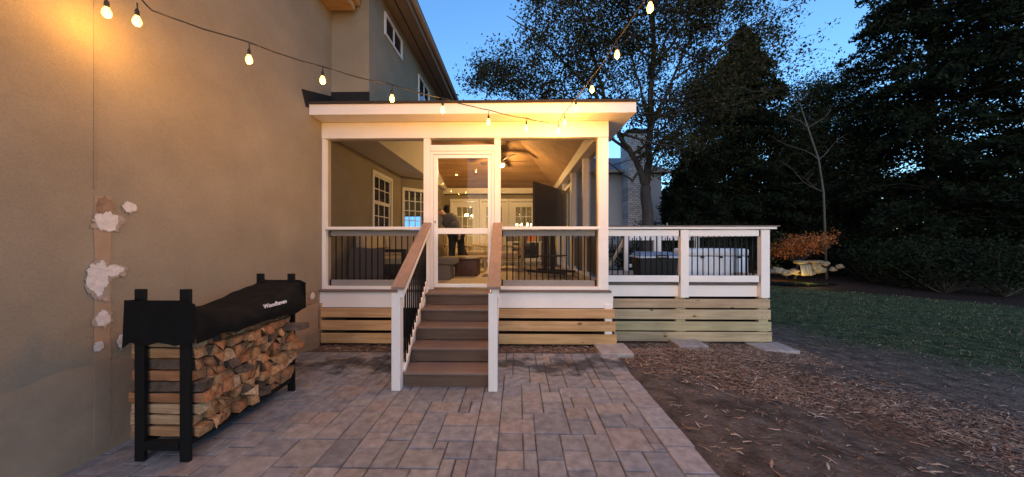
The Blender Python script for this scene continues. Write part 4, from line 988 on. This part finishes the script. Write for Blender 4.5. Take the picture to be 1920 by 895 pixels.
for j in range(nr):
    yb = [ly0, ly0+.085]; yt = [ly0, ly0+.085]
    while yb[-1] < ly1-.07:
        w_ = r_.choice([.05,.065,.08,.10,.125]); sl_ = rr(-.028,.028); yb.append(yb[-1]+w_); yt.append(max(yt[-1]+.03, yb[-1]+sl_))
    yb[-1] = yt[-1] = ly1; idx = 0
    for i in range(len(yb)-1):
        a0, a1, b0, b1 = yb[i], yb[i+1], yt[i], yt[i+1]
        q = [(a0, zb_(j,a0)), (a1, zb_(j,a1)), (b1, zb_(j+1,b1)), (b0, zb_(j+1,b0))]
        x0 = rr(-2.82,-2.70); x1 = rr(-2.295,-2.215); mi = r_.choice([0,0,0,1,1,2,0,1,3]); k = r_.random(); polys = []
        if i == 0:
            z0_, z1_ = lz0+j*hr, lz0+(j+1)*hr; q = [(ly0, z0_+.003), (a1, z0_+.003), (b1, z1_-.003), (ly0, z1_-.003)]; mi = [0,2,2,1,3,1,0,0,2,0][j]; polys = [q]; x0 = rr(-2.76,-2.70)
        elif k < .22: polys = [[q[0], q[1], q[2]], [(q[0][0], q[0][1]+.008), (q[2][0]-.008, q[2][1]), q[3]]]
        elif k < .44: polys = [[q[0], q[1], (q[3][0], q[3][1]-.008)], [(q[1][0], q[1][1]+.008), q[2], (q[3][0]+.008, q[3][1])]]
        elif k < .66: polys = [[q[0], q[1], (q[2][0], q[2][1]-rr(.01,.035)), ((q[2][0]+q[3][0])/2+rr(-.02,.02), q[2][1]+.006), (q[3][0], q[3][1]-rr(.01,.035))]]
        elif k < .78: polys = [[(q[0][0], q[0][1]+rr(.01,.03)), ((q[0][0]+q[1][0])/2, q[0][1]), (q[1][0], q[1][1]+rr(.01,.03)), q[2], q[3]]]
        else: polys = [q]
        for pq in polys:
            if i == 0: lab = '%s at the near end of the rack, %s layer from the bottom' % (KN[mi], ORD[j]) if j else '%s at the near end of the rack, in the bottom layer' % KN[mi]
            else: lab = '%s, %s from the near end in the %s layer of the stack' % (KN[mi], ORD[idx] if idx else 'first', ORD[j])
            if j >= nr-2: x1 = min(x1, -2.29)
            addlog(pq, x0, x1, mi, lab); idx += 1; mi = r_.choice([0,1,2]); x0 += rr(-.02,.02); x1 = rr(-2.30,-2.215)
for (y, z, x1, mi, lab) in ((2.96,.70,-2.09,3,'bark backed log sticking out furthest at the far end of the stack'), (3.01,.50,-2.17,1,'reddish split log jutting out below the longest one at the far end')):
    addlog([(y-.08,z-.03),(y+.05,z-.04),(y+.065,z+.0),(y+.0,z+.035),(y-.06,z+.025)], -2.7, x1, mi, lab, False)
# cover
co = E('rack_cover', (-2.47, 2.58, .83), 'black canvas cover with a white printed label draped over the firewood rack', 'cover')
ys_ = [2.035, 2.04, 2.05]+[2.06+i*(3.105-2.06)/28 for i in range(29)]+[3.115, 3.125, 3.13]
prof = [(-2.70,.84),(-2.705,.95),(-2.70,1.08),(-2.69,1.125),(-2.58,1.13),(-2.47,1.12),(-2.38,1.12),(-2.31,1.115),(-2.255,1.09),(-2.235,1.03),(-2.215,.97),(-2.21,.90),(-2.215,.835)]
import itertools
prof = [(-2.705,.835),(-2.705,.90),(-2.70,.97),(-2.695,1.04),(-2.685,1.10),(-2.672,1.128),(-2.63,1.132),(-2.58,1.128),(-2.52,1.118),(-2.47,1.112),(-2.42,1.112),(-2.37,1.115),(-2.32,1.118),(-2.275,1.112),(-2.255,1.095),(-2.24,1.05),(-2.225,1.0),(-2.212,.95),(-2.205,.90),(-2.205,.86),(-2.207,.83)]
N_ = 64; V = []; K = len(prof)
for i in range(N_+1):
    t_ = i/N_; y = 2.045+t_*1.085; sag = .13*math.sin(math.pi*min(1, t_**.8))**1.2
    for k, (x, z) in enumerate(prof):
        top = min(1, max(0, (z-.86)/.25)); fold = math.sin(math.pi*t_)
        zz = z-sag*top; side = 1 if k > 13 else 0
        xx = x+(.030*fold*side*(1-abs(z-.98)/.2))+.022*noise.noise(Vector((x*3, y*6+z*3, z*3)))*side+.012*noise.noise(Vector((x*8, y*15-z*6, z*3)))
        zz += (.012*noise.noise(Vector((x*9, y*9, 5)))+.020*noise.noise(Vector((x*3, y*4+z*3, 11))))*min(1, fold*4+.15)
        if k in (0, K-1): zz += .010*noise.noise(Vector((0, y*7, k)))+.006*math.sin(y*23)
        V.append((xx, y, zz))
Fc = [(i*K+k, i*K+k+1, (i+1)*K+k+1, (i+1)*K+k) for i in range(N_) for k in range(K-1)]
# end drapes hang as separate grids, a little wrinkled
for y_e, row in ((2.045, 0), (3.13, N_)):
    n0 = len(V)
    for j in range(7):
        for k in range(9):
            x = -2.705+.5*k/8; topz = 1.128 if k < 8 else 1.10; zb = .83+.012*math.sin(k*1.9)-.03*(k == 0)
            V.append((x, y_e+(-1 if row == 0 else 1)*(.012*(j/6)+.006*math.sin(k*2.2)*(j/6)), topz+(zb-topz)*j/6))
    Fc += [(n0+j*9+k, n0+j*9+k+1, n0+(j+1)*9+k+1, n0+(j+1)*9+k) for j in range(6) for k in range(8)]
o = fast_mesh('canvas', V, Fc, M['cover'], parent=co, smooth=True)
fc = bpy.data.curves.new('label_text', 'FONT'); fc.body = 'Woodhaven'; fc.size = .052; fc.extrude = .0008; fc.offset = .0012; fc.align_x = 'CENTER'; fc.align_y = 'CENTER'
tmp = bpy.data.objects.new('tmp', fc); C.objects.link(tmp); bpy.context.view_layer.update()
me = bpy.data.meshes.new_from_object(tmp.evaluated_get(bpy.context.evaluated_depsgraph_get())); bpy.data.objects.remove(tmp)
lb = bpy.data.objects.new('printed_label', me); C.objects.link(lb); me.materials.clear(); me.materials.append(mat('label_white', (.8,.8,.85), .6)); lb.parent = co
lb.location = Vector((-2.176, 2.70, .968))-wl(co); lb.rotation_euler = (R(84), 0, R(90))

# ------------------------------------------------------------ string lights
BULB_W = 3.6
def strand(name, pts, bulbs, lab, grp, lights=None):
    t = E(name, pts[0], lab, 'string lights', grp)
    # smooth the cable through points with a little sag
    P_ = [Vector(p) for p in pts]; path = []
    for i in range(len(P_)-1):
        a, b = P_[i], P_[i+1]
        for k in range(6):
            f = k/6; q = a.lerp(b, f); q.z -= .10*(b-a).length**1*f*(1-f)*.9; q += Vector((rnd.uniform(-.003,.003), 0, rnd.uniform(-.003,.003))); path.append(q)
    path.append(P_[-1]); m = MB(); m.tube(path, .0055, 6); m.build('cable', M['wire'], t, smooth=True)
    for p, pw in bulbs:
        p = Vector(p)
        s = MB(); s.tube([p+Vector((0,0,.13)), p+Vector((.004,0,.085))], .004, 5); s.lathe(p, [(.011,.034),(.0125,.045),(.0125,.07),(.008,.082),(.004,.09)], 10)
        so_ = s.build('socket', M['wire'], t, smooth=True)
        b = MB(); b.lathe(p, [(.0,-.034),(.012,-.031),(.021,-.02),(.024,-.006),(.021,.012),(.014,.028),(.012,.036)], 12); bo = b.build('bulb', M['bulb'], t, smooth=True)
        bo.visible_shadow = True
        if pw: plight('glow', p+Vector((0,0,-.06)), pw, (1,.45,.07), .025, t)
    return t
# left strand: bulbs measured in the photograph on a straight line in plan
def lp(f): return (.57-3.22*f, 4.22-2.09*f)
lb_px = [(1047,245),(987,240),(916,229),(830,206),(735,185),(605,151),(467,112),(257,40)]
wire_px = [(1045,232),(987,222),(916,206),(830,184),(733,158),(607,126),(462,78),(285,20)]
LB_, LW_ = [], []
for (u, v), (uw, vw) in zip(lb_px, wire_px):
    # intersect the pixel's sight line with the vertical plane through the strand
    def hit(u, v):
        r = ray(u, v); # solve r.x*t = .57-3.22 f ; r.y*t = 4.22-2.09 f
        # from the two: f = (.57 - r.x t)/3.22 ; r.y t = 4.22 - 2.09*(.57 - r.x t)/3.22
        c = 2.09/3.22; t = (4.22-c*.57)/(r.y-c*r.x); return Vector((r.x*t, r.y*t, CH+r.z*t))
    a = hit(u, v); LB_.append(a); LW_.append(hit(uw, vw))
last = LW_[-1]
bl2 = Vector((-2.80, 1.99, 3.12)); bl2 = atX(200, 24, -2.80)
behind = [Vector((-2.80+.9*(1-(y+1.85)/3.3), y, 3.30+.1*math.cos(y*3))) for y in (1.45,.9,.35,-.2,-.75,-1.3,-1.85)]
cab = LW_+[Vector((-2.78, bl2.y+.05, 3.42)), Vector((bl2.x, bl2.y, bl2.z+.14))]+[b+Vector((0,0,.14)) for b in behind]
strand('string_lights', cab, [(b, BULB_W*q_) for b, q_ in zip(LB_, (2.0,2.1,2.2,2.0,1.5,.9,.7,.6))]+[(bl2, BULB_W*.6)]+[(b, BULB_W*.6) for b in behind],
       'string of lit bulbs running from the porch fascia up to the left wall', 'string lights over the patio')
rb = [atY(1059,229,4.16), atY(1080,203,3.80), atY(1110,168,3.30), atY(1157,103,2.75), atY(1219,15,2.25)]
rbh = [Vector((1.12, y, 3.35+.05*k)) for k, y in enumerate((1.7, 1.1, .5, -.1, -.7, -1.3, -1.9))]
rw = [LW_[0]]+[b+Vector((-.0,0,.13)) for b in rb+rbh]
strand('string_lights', rw, [(b, BULB_W*q_) for b, q_ in zip(rb, (1.8,1.5,1.0,.7,.6))]+[(b, BULB_W*.8) for b in rbh], 'string of lit bulbs rising from the porch corner towards the upper right over the patio', 'string lights over the patio')
# pole behind the camera that carries the strands
pg = E('light_pole', (1.12, -2.0, 0), 'wooden pole carrying the right string of lights behind the patio', 'pole')
MB().box(1.07, 1.17, -2.05, -1.95, -.1, 3.95).build('shaft', M['pine'], pg, bevel=.004); q = MB(); q.tube([(1.12,-1.95,3.8),(1.12,-1.88,3.8)], .006, 6); q.build('hook', M['black_metal'], pg)

# ------------------------------------------------------------ neighbour's house
nh = E('neighbour_house', (7, 22, 0), 'grey sided neighbouring house with slate roof and whitewashed brick chimney behind the trees', 'house')
def NX(u, Y): return atY(u, 451, Y).x
m = MB(); z = -.3
while z < 5.7:
    m.hexa([(2.0,19.0-.03,z),(NX(1240,19),19.0-.03,z),(NX(1240,19),26,z),(2.0,26,z),(2.0,19.0,z+.20),(NX(1240,19),19.0,z+.20),(NX(1240,19),26,z+.20),(2.0,26,z+.20)]); z += .2
m.build('wall', M['siding'], nh)
m = MB(); m.hexa([(1.7,18.6,5.7),(9.4,18.6,5.7),(9.4,22.5,5.7),(1.7,22.5,5.7),(1.7,18.6,5.78),(9.4,18.6,5.78),(8.2,22.5,7.6),(1.7,22.5,7.6)]); rf = m.build('roof', M['nroof'], nh)
m = MB(); m.box(1.7, 9.4, 18.5, 18.62, 5.66, 5.82); m.build('gutter', M['eave'], nh)
c0, c1 = NX(1174, 18.3), NX(1208, 18.3)
m = MB().box(c0, c1, 18.0, 19.3, -.3, 7.85); ch = m.build('chimney', M['brick'], nh)
m = MB().box(c0-.08, c1+.08, 17.92, 19.4, 7.852, 8.05); m.lathe((c0+.6, 18.6, 8.04), [(.22,0),(.22,.2),(.3,.22),(.1,.32)], 10); m.build('chimney_cap', M['shingle'], nh)
# brick relief
def brickify(mt):
    t = mt.node_tree; N = t.nodes; L = t.links; b = N['Principled BSDF']
    tc = N.new('ShaderNodeTexCoord'); mp = N.new('ShaderNodeMapping'); mp.inputs['Rotation'].default_value = (R(90),0,0); L.new(tc.outputs['Object'], mp.inputs[0])
    br = N.new('ShaderNodeTexBrick'); br.inputs['Scale'].default_value = 2.2; br.inputs['Color1'].default_value = (.46,.45,.45,1); br.inputs['Color2'].default_value = (.26,.25,.26,1); br.inputs['Mortar'].default_value = (.13,.13,.14,1); br.inputs['Mortar Size'].default_value = .03
    L.new(mp.outputs[0], br.inputs[0]); L.new(br.outputs[0], b.inputs['Base Color'])
brickify(M['brick'])

# ------------------------------------------------------------ trees
def leaf_obj(name, pts, size, palette, parent, asp=.55, seed=1, mt=None):
    r = random.Random(seed); V, Fc, Cc = [], [], []
    for (p, s) in pts:
        a = Vector((r.gauss(0,1), r.gauss(0,1), r.gauss(0,1))).normalized(); b = a.cross(Vector((r.gauss(0,1), r.gauss(0,1), r.gauss(0,1)))).normalized()
        L_ = size*s*r.uniform(.6,1.3); W_ = L_*asp; k = len(V)
        V += [tuple(p-a*L_*.5), tuple(p+b*W_*.5), tuple(p+a*L_*.5), tuple(p-b*W_*.5)]; Fc.append((k,k+1,k+2,k+3))
        c = r.choice(palette); m_ = r.uniform(.7,1.3); Cc.append((c[0]*m_, c[1]*m_, c[2]*m_, 1))
    return fast_mesh(name, V, Fc, mt or M['leaf'], parent=parent, cols=Cc)
def curve(a, b, n, bend, r):
    a = Vector(a); b = Vector(b); L_ = (b-a).length; out = []
    o = Vector((r.gauss(0,1), r.gauss(0,1), r.gauss(0,1)))*bend*L_; w1 = Vector((r.gauss(0,1), r.gauss(0,1), r.gauss(0,1)))*bend*.35*L_
    for k in range(n+1):
        f = k/n; out.append(a.lerp(b, f)+o*math.sin(math.pi*f)*.5+w1*math.sin(2*math.pi*f)*.5)
    return out
def deciduous(name, limbs, ntwig, crown_fn, lab, grp, seed, leaves_per=26, size=.10, pal=None, base=None, bark='bark', spread=.34):
    r = random.Random(seed); base = base or limbs[0][0][0]
    t = E(name, base, lab, 'tree', grp); tr = MB(); nodes = []
    for pts, rads in limbs:
        pts = [Vector(p) for p in pts]; P_ = []; Rr = []
        for i in range(len(pts)-1):
            for k in range(4):
                f = k/4; P_.append(pts[i].lerp(pts[i+1], f)+Vector((r.gauss(0,.02), r.gauss(0,.02), 0))); Rr.append(rads[i]+(rads[i+1]-rads[i])*f)
        P_.append(pts[-1]); Rr.append(rads[-1]); tr.tube(P_, Rr, 10)
        nodes += [(p, q) for p, q in list(zip(P_, Rr))[3:]]
    leaves = []
    # secondary boughs reach towards random spots, then twigs grow from them
    for k in range(ntwig):
        tgt = crown_fn(r)
        if tgt is None: continue
        cand = r.sample(nodes, min(len(nodes), 24)); p, q = min(cand, key=lambda n_: (n_[0]-tgt).length+max(0, n_[0].z-tgt.z)*1.2)
        L_ = (tgt-p).length; c = curve(p, tgt, 6, .10, r); r0 = min(q*.6, .018+.012*L_)
        tr.tube(c, [r0*(1-.85*i/6)+.003 for i in range(7)], 5, cap=False)
        if L_ > 1.2: nodes += [(c[i], r0*(1-.12*i)) for i in (2,3,4)]
        for _ in range(3):
            e_ = c[r.choice((3,4,5,6))]; f_ = e_+Vector((r.gauss(0,.5), r.gauss(0,.5), r.gauss(.05,.4))); c2 = curve(e_, f_, 3, .12, r); tr.tube(c2, [.010,.007,.005,.003], 4, cap=False)
            for _2 in range(leaves_per):
                i_ = r.random(); q_ = c2[min(3, int(i_*4))]; leaves.append((q_+Vector((r.gauss(0,spread), r.gauss(0,spread), r.gauss(-.04,spread*.8))), 1))
    tr.build('trunk', M[bark], t, smooth=True)
    leaf_obj('crown', leaves, size, pal or [(.022,.028,.013),(.030,.028,.012),(.018,.025,.012),(.040,.030,.012)], t, seed=seed)
    return t
D0 = 11.0
def T(u, v, d=D0): return atY(u, v, d)
base = T(1213, 425); base.z = -.2
fork = T(1211, 350)
limbs = [([base, T(1213, 400), fork], [.21,.185,.17]),
         ([fork, T(1196,310), T(1172,270), T(1148,228), T(1128,165), T(1105,80), T(1085,0)], [.12,.10,.085,.075,.06,.045,.02]),
         ([fork, T(1216,300), T(1218,240), T(1222,170), T(1226,90), T(1222,0), T(1215,-110)], [.14,.12,.11,.095,.08,.06,.02]),
         ([T(1218,250), T(1235,205), T(1262,150), T(1290,80), T(1330,10), T(1370,-70)], [.07,.06,.05,.04,.03,.015]),
         ([T(1217,300), T(1245,262), T(1290,235), T(1340,205), T(1400,190)], [.05,.042,.034,.026,.012]),
         ([T(1180,285), T(1150,262), T(1115,240), T(1060,205), T(990,165)], [.06,.05,.042,.03,.012]),
         ([T(1148,228), T(1110,170), T(1050,110), T(1000,60), T(950,30)], [.06,.05,.04,.03,.012]),
         ([T(1200,320), T(1185,340), T(1160,320), T(1135,300)], [.05,.04,.03,.015]),
         ([T(1224,130), T(1255,60), T(1300,0), T(1360,-60)], [.05,.04,.03,.015]),
         ([T(1262,150), T(1320,110), T(1390,60), T(1450,20)], [.04,.034,.026,.012]),
         ([T(1218,235), T(1200,160), T(1180,90), T(1175,0)], [.05,.04,.03,.015])]
def crownA(r):
    for _ in range(60):
        u = r.uniform(880, 1520); v = r.uniform(-150, 300)
        if u < 1010 and v < 60+(1010-u)*.15: continue
        if u < 985 and v > 185: continue
        if u < 985 and v < 90: continue
        if v > 200 and not (1225 < u < 1330 or (v < 235 and u > 1130)): continue
        if v > 150 and u > 1420: continue
        if u > 1400 and r.random() < .55: continue
        if 920 < u < 1010 and v < 110 and r.random() < .6: continue
        if abs(u-1225)/330+max(0, -v)/260 > 1.25: continue
        if noise.noise(Vector((u/70, v/70, 3))) < -.22 and r.random() < .75: continue
        d = D0+r.gauss(0, 1.3); return atY(u, v, max(8.4, min(13.5, d)))
    return None
deciduous('deciduous_tree', limbs, 520, crownA, 'tall thin leaved tree with a forked trunk rising behind the deck', 'trees behind the deck', 5, leaves_per=46, size=.105, spread=.17)
# tree further right with gaps
def limbset(x, y, h, r0, seed):
    r = random.Random(seed); b = Vector((x, y, G(x, y)-.1)); out = []; top = b+Vector((r.gauss(0,.4), r.gauss(0,.4), h))
    main = [b.lerp(top, f)+Vector((r.gauss(0,.12), r.gauss(0,.12), 0)) for f in (0,.2,.4,.6,.8,1)]; main[0] = b
    out.append((main, [r0*(1-.9*f) for f in (0,.2,.4,.6,.8,1)]))
    for k in range(8):
        i = r.randrange(1, 5); a = r.uniform(0, 6.28); L_ = h*r.uniform(.18,.32); p = main[i]
        out.append(([p, p+Vector((math.cos(a)*L_*.5, math.sin(a)*L_*.5, L_*.35)), p+Vector((math.cos(a)*L_, math.sin(a)*L_, L_*.9))], [r0*.45*(1-.15*i), r0*.28*(1-.15*i), r0*.08]))
    return out
def ell(cx, cy_, cz, rx, ry_, rz_):
    def f(r):
        while True:
            p = Vector((r.uniform(-1,1), r.uniform(-1,1), r.uniform(-1,1)))
            if p.length < 1: break
        return Vector((cx+p.x*rx, cy_+p.y*ry_, cz+p.z*rz_))
    return f
xC = NX(1545, 18)
deciduous('deciduous_tree', limbset(xC, 18, 10.5, .20, 3), 560, ell(xC, 18, 7.0, 3.0, 2.5, 4.4), 'loose leaved tree standing between the two dark evergreens', 'trees behind the deck', 9, 30, .13, pal=[(.012,.020,.010),(.016,.022,.010)])
xR = NX(1850, 19)
deciduous('deciduous_tree', limbset(NX(1330,20), 20, 11, .22, 8), 380, ell(NX(1330,20), 20, 8, 3.5, 2.5, 5.2), 'leafy tree behind the tall pointed evergreen right of the chimney', 'trees behind the deck', 12, 30, .13, pal=[(.016,.024,.011),(.02,.022,.010)])
def conifer(x, y, h, rad, lab, seed, n=150, spray=150, size=.16, pal=None, z0=.2, pw=.75):
    r = random.Random(seed); b = Vector((x, y, G(x, y)-.1)); t = E('evergreen_tree', b, lab, 'tree', 'dark evergreens behind the lawn')
    size *= 1.2; spray = int(spray*1.5); tr = MB(); tr.tube([b, b+Vector((0,0,h*.5)), b+Vector((0,0,h*.98))], [.22,.12,.02], 10); leaves = []
    for k in range(n):
        f = (k+r.random())/n; z = z0+(h-z0)*f**.9; L_ = rad*((1-z/h)**pw+.03)*r.uniform(.72,1.12); a = r.uniform(0, 6.283)
        dx, dy = math.cos(a), math.sin(a); p0 = b+Vector((0,0,z+.1)); c = [p0+Vector((dx*L_*q, dy*L_*q, L_*(.30*q-.42*q*q))) for q in (0,.33,.66,1)]
        tr.tube(c, [.03,.022,.014,.005], 4, cap=False)
        m_ = int(spray*(.25+.75*L_/rad))
        for _ in range(m_):
            q = r.random()**.62; p = p0+Vector((dx*L_*q, dy*L_*q, L_*(.30*q-.42*q*q))); w_ = .28*L_*(1.05-q)+.08
            leaves.append((p+Vector((-dy*r.uniform(-w_,w_)+r.gauss(0,.06), dx*r.uniform(-w_,w_)+r.gauss(0,.06), r.gauss(-.05,.12))), .7+.6*r.random()))
    tr.build('trunk', M['bark'], t, smooth=True)
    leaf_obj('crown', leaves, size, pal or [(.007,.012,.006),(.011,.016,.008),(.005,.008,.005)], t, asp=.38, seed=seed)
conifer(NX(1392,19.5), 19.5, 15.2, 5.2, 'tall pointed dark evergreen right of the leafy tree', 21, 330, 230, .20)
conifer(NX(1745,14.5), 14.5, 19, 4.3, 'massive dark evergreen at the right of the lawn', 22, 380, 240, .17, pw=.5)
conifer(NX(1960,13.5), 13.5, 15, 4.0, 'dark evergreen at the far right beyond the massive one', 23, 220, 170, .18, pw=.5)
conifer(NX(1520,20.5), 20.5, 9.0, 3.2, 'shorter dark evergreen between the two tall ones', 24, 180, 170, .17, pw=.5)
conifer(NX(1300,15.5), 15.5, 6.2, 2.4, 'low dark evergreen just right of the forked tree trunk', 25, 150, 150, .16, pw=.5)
# pale bare tree
bt = T(1545, 420, 11.6); bt.z = G(bt.x, bt.y)-.1
def nocrown(r): return T(r.uniform(1455,1570), r.uniform(150,330), 9.9+r.gauss(0,.2))
r_b = random.Random(4); t = E('bare_tree', T(1550,500,14.3)*1, 'thin pale leafless tree in front of the dark evergreens', 'tree'); b0 = T(1550,500,14.3); b0.z = G(b0.x,b0.y)-.1
t.location = b0
tr = MB(); main = [b0, T(1544,360,14.3), T(1535,300,14.3), T(1515,240,14.3), T(1500,195,14.3), T(1496,160,14.3)]; tr.tube(main, [.05,.042,.036,.028,.018,.009], 7)
br = MB()
for (a, bq) in ((main[2],(1448,255)),(main[3],(1560,205)),(main[1],(1460,300)),(main[4],(1470,170)),(main[2],(1590,250)),(main[1],(1500,330)),(main[3],(1455,210)),(main[4],(1530,150))):
    e_ = T(*bq, 14.3+r_b.uniform(-.6,.6)); c = curve(a, e_, 6, .08, r_b); br.tube(c, [.018,.015,.013,.010,.008,.006,.003], 5, cap=False)
    for _ in range(7):
        s0 = c[r_b.randrange(2, 6)]; br.tube(curve(s0, s0+Vector((r_b.gauss(0,.3), r_b.gauss(0,.2), r_b.gauss(.05,.2))), 3, .1, r_b), [.005,.004,.003,.002], 4, cap=False)
tr.build('trunk', M['palebark'], t, smooth=True); br.build('branches', M['palebark'], t, smooth=True)
# shrubs along the back of the lawn
def shrub(x, y, rx, rz, lab, seed, pal=None, n=2600, size=.11):
    r = random.Random(seed); b = Vector((x, y, G(x, y)-.05)); t = E('shrub', b, lab, 'shrub', 'shrubs at the back of the lawn'); st_ = MB(); lv = []
    for k in range(26):
        a = r.uniform(0,6.28); e_ = b+Vector((math.cos(a)*rx*r.uniform(.3,.95), math.sin(a)*rx*r.uniform(.3,.9), rz*r.uniform(.35,1.0))); c = curve(b, e_, 4, .1, r); st_.tube(c, [.025,.018,.012,.008,.004], 4, cap=False)
        for _ in range(n//26): q = c[r.choice((2,3,4,4))]; lv.append((q+Vector((r.gauss(0,.2), r.gauss(0,.2), r.gauss(0,.16))), 1))
    st_.build('stems', M['bark'], t); leaf_obj('crown', lv, size, pal or [(.010,.017,.008),(.015,.021,.010)], t, seed=seed)
sh = [(1250,14,1.6,2.6,'dark shrub behind the deck directly under the forked tree'),(1330,13.5,1.7,2.2,'dark shrub behind the white cooler'),(1400,14.5,1.6,2.2,'dark shrub behind the right end of the deck railing'),
      (1640,13.3,1.4,1.9,'dark shrub right of the lit pond'),(1710,12.0,1.4,1.7,'dark shrub at the foot of the massive evergreen'),(1770,10.8,1.5,1.8,'dark shrub at the right edge of the lawn'),(1880,10,1.5,1.9,'dark shrub furthest right beside the lawn'),
      (1180,15.5,1.7,2.4,'dark shrub in front of the grey neighbouring house'),(1505,17.8,2.0,2.8,'dark shrub behind the lit pond'),(1575,16.2,2.0,3.0,'tall dark shrub behind the bare tree')]
for i, (u, y, rx, rz_, lab) in enumerate(sh): shrub(NX(u, y), y, rx, rz_, lab, 40+i)
# far wood that closes the view
lv = []; r = random.Random(77)
for k in range(30000):
    a = r.uniform(0, 1); x = -30+100*a; y = 34+r.uniform(-2,4)-12*max(0,(x-12)/40); z = r.uniform(0, 1)**.8*(7.0+2.0*noise.noise(Vector((x*.25,0,0))))
    if x < 6: z *= .5
    lv.append((Vector((x, y, z)), 1))
o = leaf_obj('far_wood', lv, .75, [(.014,.024,.012),(.02,.03,.014)], None, asp=.6, seed=3); tag(o, 'dark mass of woodland far behind the neighbouring house and evergreens', 'woodland', kind='stuff')

# ------------------------------------------------------------ lit pond with waterfall
py = 13.2
def pp(u, v, y=py): return atY(u, v, y)
pc = pp(1520, 512); gz = G(pc.x, pc.y)
def rock(c, s, lab, seed):
    me = bpy.data.meshes.new('garden_rock'); bm = bmesh.new(); bmesh.ops.create_icosphere(bm, subdivisions=3, radius=1)
    for v in bm.verts:
        n_ = noise.noise(v.co*1.3+Vector((seed*5,0,0)))*.35+noise.noise(v.co*3+Vector((0,seed*5,0)))*.14; v.co *= 1+n_; v.co = Vector((v.co.x*s[0], v.co.y*s[1], v.co.z*s[2]))
    bm.to_mesh(me); bm.free(); me.materials.append(M['rock']); o = bpy.data.objects.new('garden_rock', me); C.objects.link(o); o.location = c; tag(o, lab, 'rock', 'rocks around the garden waterfall')
rr_ = random.Random(6)
spec = [(1524,500,.30,.24,'largest bright lit rock right of the little waterfall'),(1516,512,.26,.13,'flat lit rock at the foot of the waterfall'),(1536,506,.22,.17,'lit rock right of the largest bright one'),(1548,495,.15,.10,'small lit rock at the right end of the rock pile'),
        (1500,492,.24,.08,'flat slab above the left of the waterfall'),(1490,510,.22,.14,'rock left of the waterfall'),(1473,511,.26,.14,'dim mossy rock in the middle of the pond edge'),(1456,508,.24,.16,'dim rock nearest the deck at the pond edge'),
        (1528,491,.32,.07,'flat lit cap stone on top of the rock pile'),(1562,505,.16,.10,'dim rock past the right end of the pile'),(1575,500,.14,.10,'dim rock furthest right of the waterfall'),(1506,515,.14,.07,'small lit rock in front of the waterfall')]
for i, (u, v, sx_, sz_, lab) in enumerate(spec):
    p = pp(u, v, py+rr_.uniform(-.2,.2)); rock((p.x, p.y, p.z), (sx_, sx_*.8, sz_), lab, i+1)
a0, a1 = pp(1498, 495, py-.12), pp(1518, 495, py-.12); zb = pp(1500, 516, py).z
V, Fc = [], []
for j in range(8):
    for i in range(13):
        f = i/12; g_ = j/7; V.append((a0.x+(a1.x-a0.x)*f, a0.y-.10*g_**.5+.02*math.sin(i*2.1), a0.z+(zb-a0.z)*g_))
Fc = [(j*13+i, j*13+i+1, (j+1)*13+i+1, (j+1)*13+i) for j in range(7) for i in range(12)]
wf = fast_mesh('waterfall', V, Fc, M['fall'], at=(a0.x, a0.y, zb), smooth=True); mo = wf.modifiers.new('s','SOLIDIFY'); mo.thickness = .02
tag(wf, 'thin sheet of falling water between the lit rocks', 'waterfall')
q = MB(); cpt = pp(1495, 518, py-.6)
pts = [(cpt.x+1.5*math.cos(2*math.pi*k/24), cpt.y+.55*math.sin(2*math.pi*k/24), gz+.03) for k in range(24)]
q.poly(pts); tag(q.build('water', M['water']), kind='structure')
lt = E('garden_light', (pp(1532,515,py-.9).x, py-.9, gz), 'small ground spotlight lighting the rocks beside the waterfall', 'garden light')
lx, lyy, lzz = lt.location
q = MB(); q.tube([(lx,lyy,lzz-.02),(lx,lyy,lzz+.10)], .01, 6); q.build('stake', M['black_metal'], lt)
q = MB(); q.tube([(lx,lyy,lzz+.10),(lx-.02,lyy+.08,lzz+.13)], [.03,.04], 10); q.build('head', M['black_metal'], lt)
plight('glow', (lx-.03, lyy+.34, lzz+.20), 11, (1,.62,.14), .03, lt)
# rust leaved small maple lit from below
mx_, my_ = NX(1490, 14.2), 14.2
lv = []; r = random.Random(31); tb = Vector((mx_, my_, G(mx_, my_)-.05)); t = E('small_maple', tb, 'low spreading maple with rust orange leaves lit from below above the pond', 'tree'); tm = MB(); tm.tube([tb, tb+Vector((.1,0,.6)), tb+Vector((.3,0,1.1))], [.06,.05,.03], 8)
for k in range(46):
    u = r.uniform(1440,1560); v = 476-(u-1440)*.16-abs(r.gauss(0,9))-4; e_ = atY(u, v, my_-.5+r.gauss(0,.5)); c = curve(tb+Vector((.2,0,.8)), e_, 5, .08, r); tm.tube(c, [.02,.015,.011,.008,.005,.003], 4, cap=False)
    for _ in range(70): lv.append((c[r.choice((3,4,5,5))]+Vector((r.gauss(0,.22), r.gauss(0,.22), r.gauss(0,.09))), 1))
tm.build('trunk', M['bark'], t); leaf_obj('crown', lv, .085, [(.26,.09,.03),(.30,.12,.04),(.18,.06,.025)], t, seed=8)
t2 = E('garden_light', (NX(1475,13.9), 13.9, G(NX(1475,13.9),13.9)), 'small ground light under the rust leaved maple', 'garden light')
lx, lyy, lzz = t2.location
q = MB(); q.tube([(lx,lyy,lzz-.02),(lx,lyy,lzz+.12)], .01, 6); q.build('stake', M['black_metal'], t2); q = MB(); q.tube([(lx,lyy,lzz+.12),(lx,lyy+.03,lzz+.2)], [.03,.04], 10); q.build('head', M['black_metal'], t2)
plight('glow', (lx-.5, lyy-.35, lzz+.45), 7, (1,.46,.12), .03, t2)
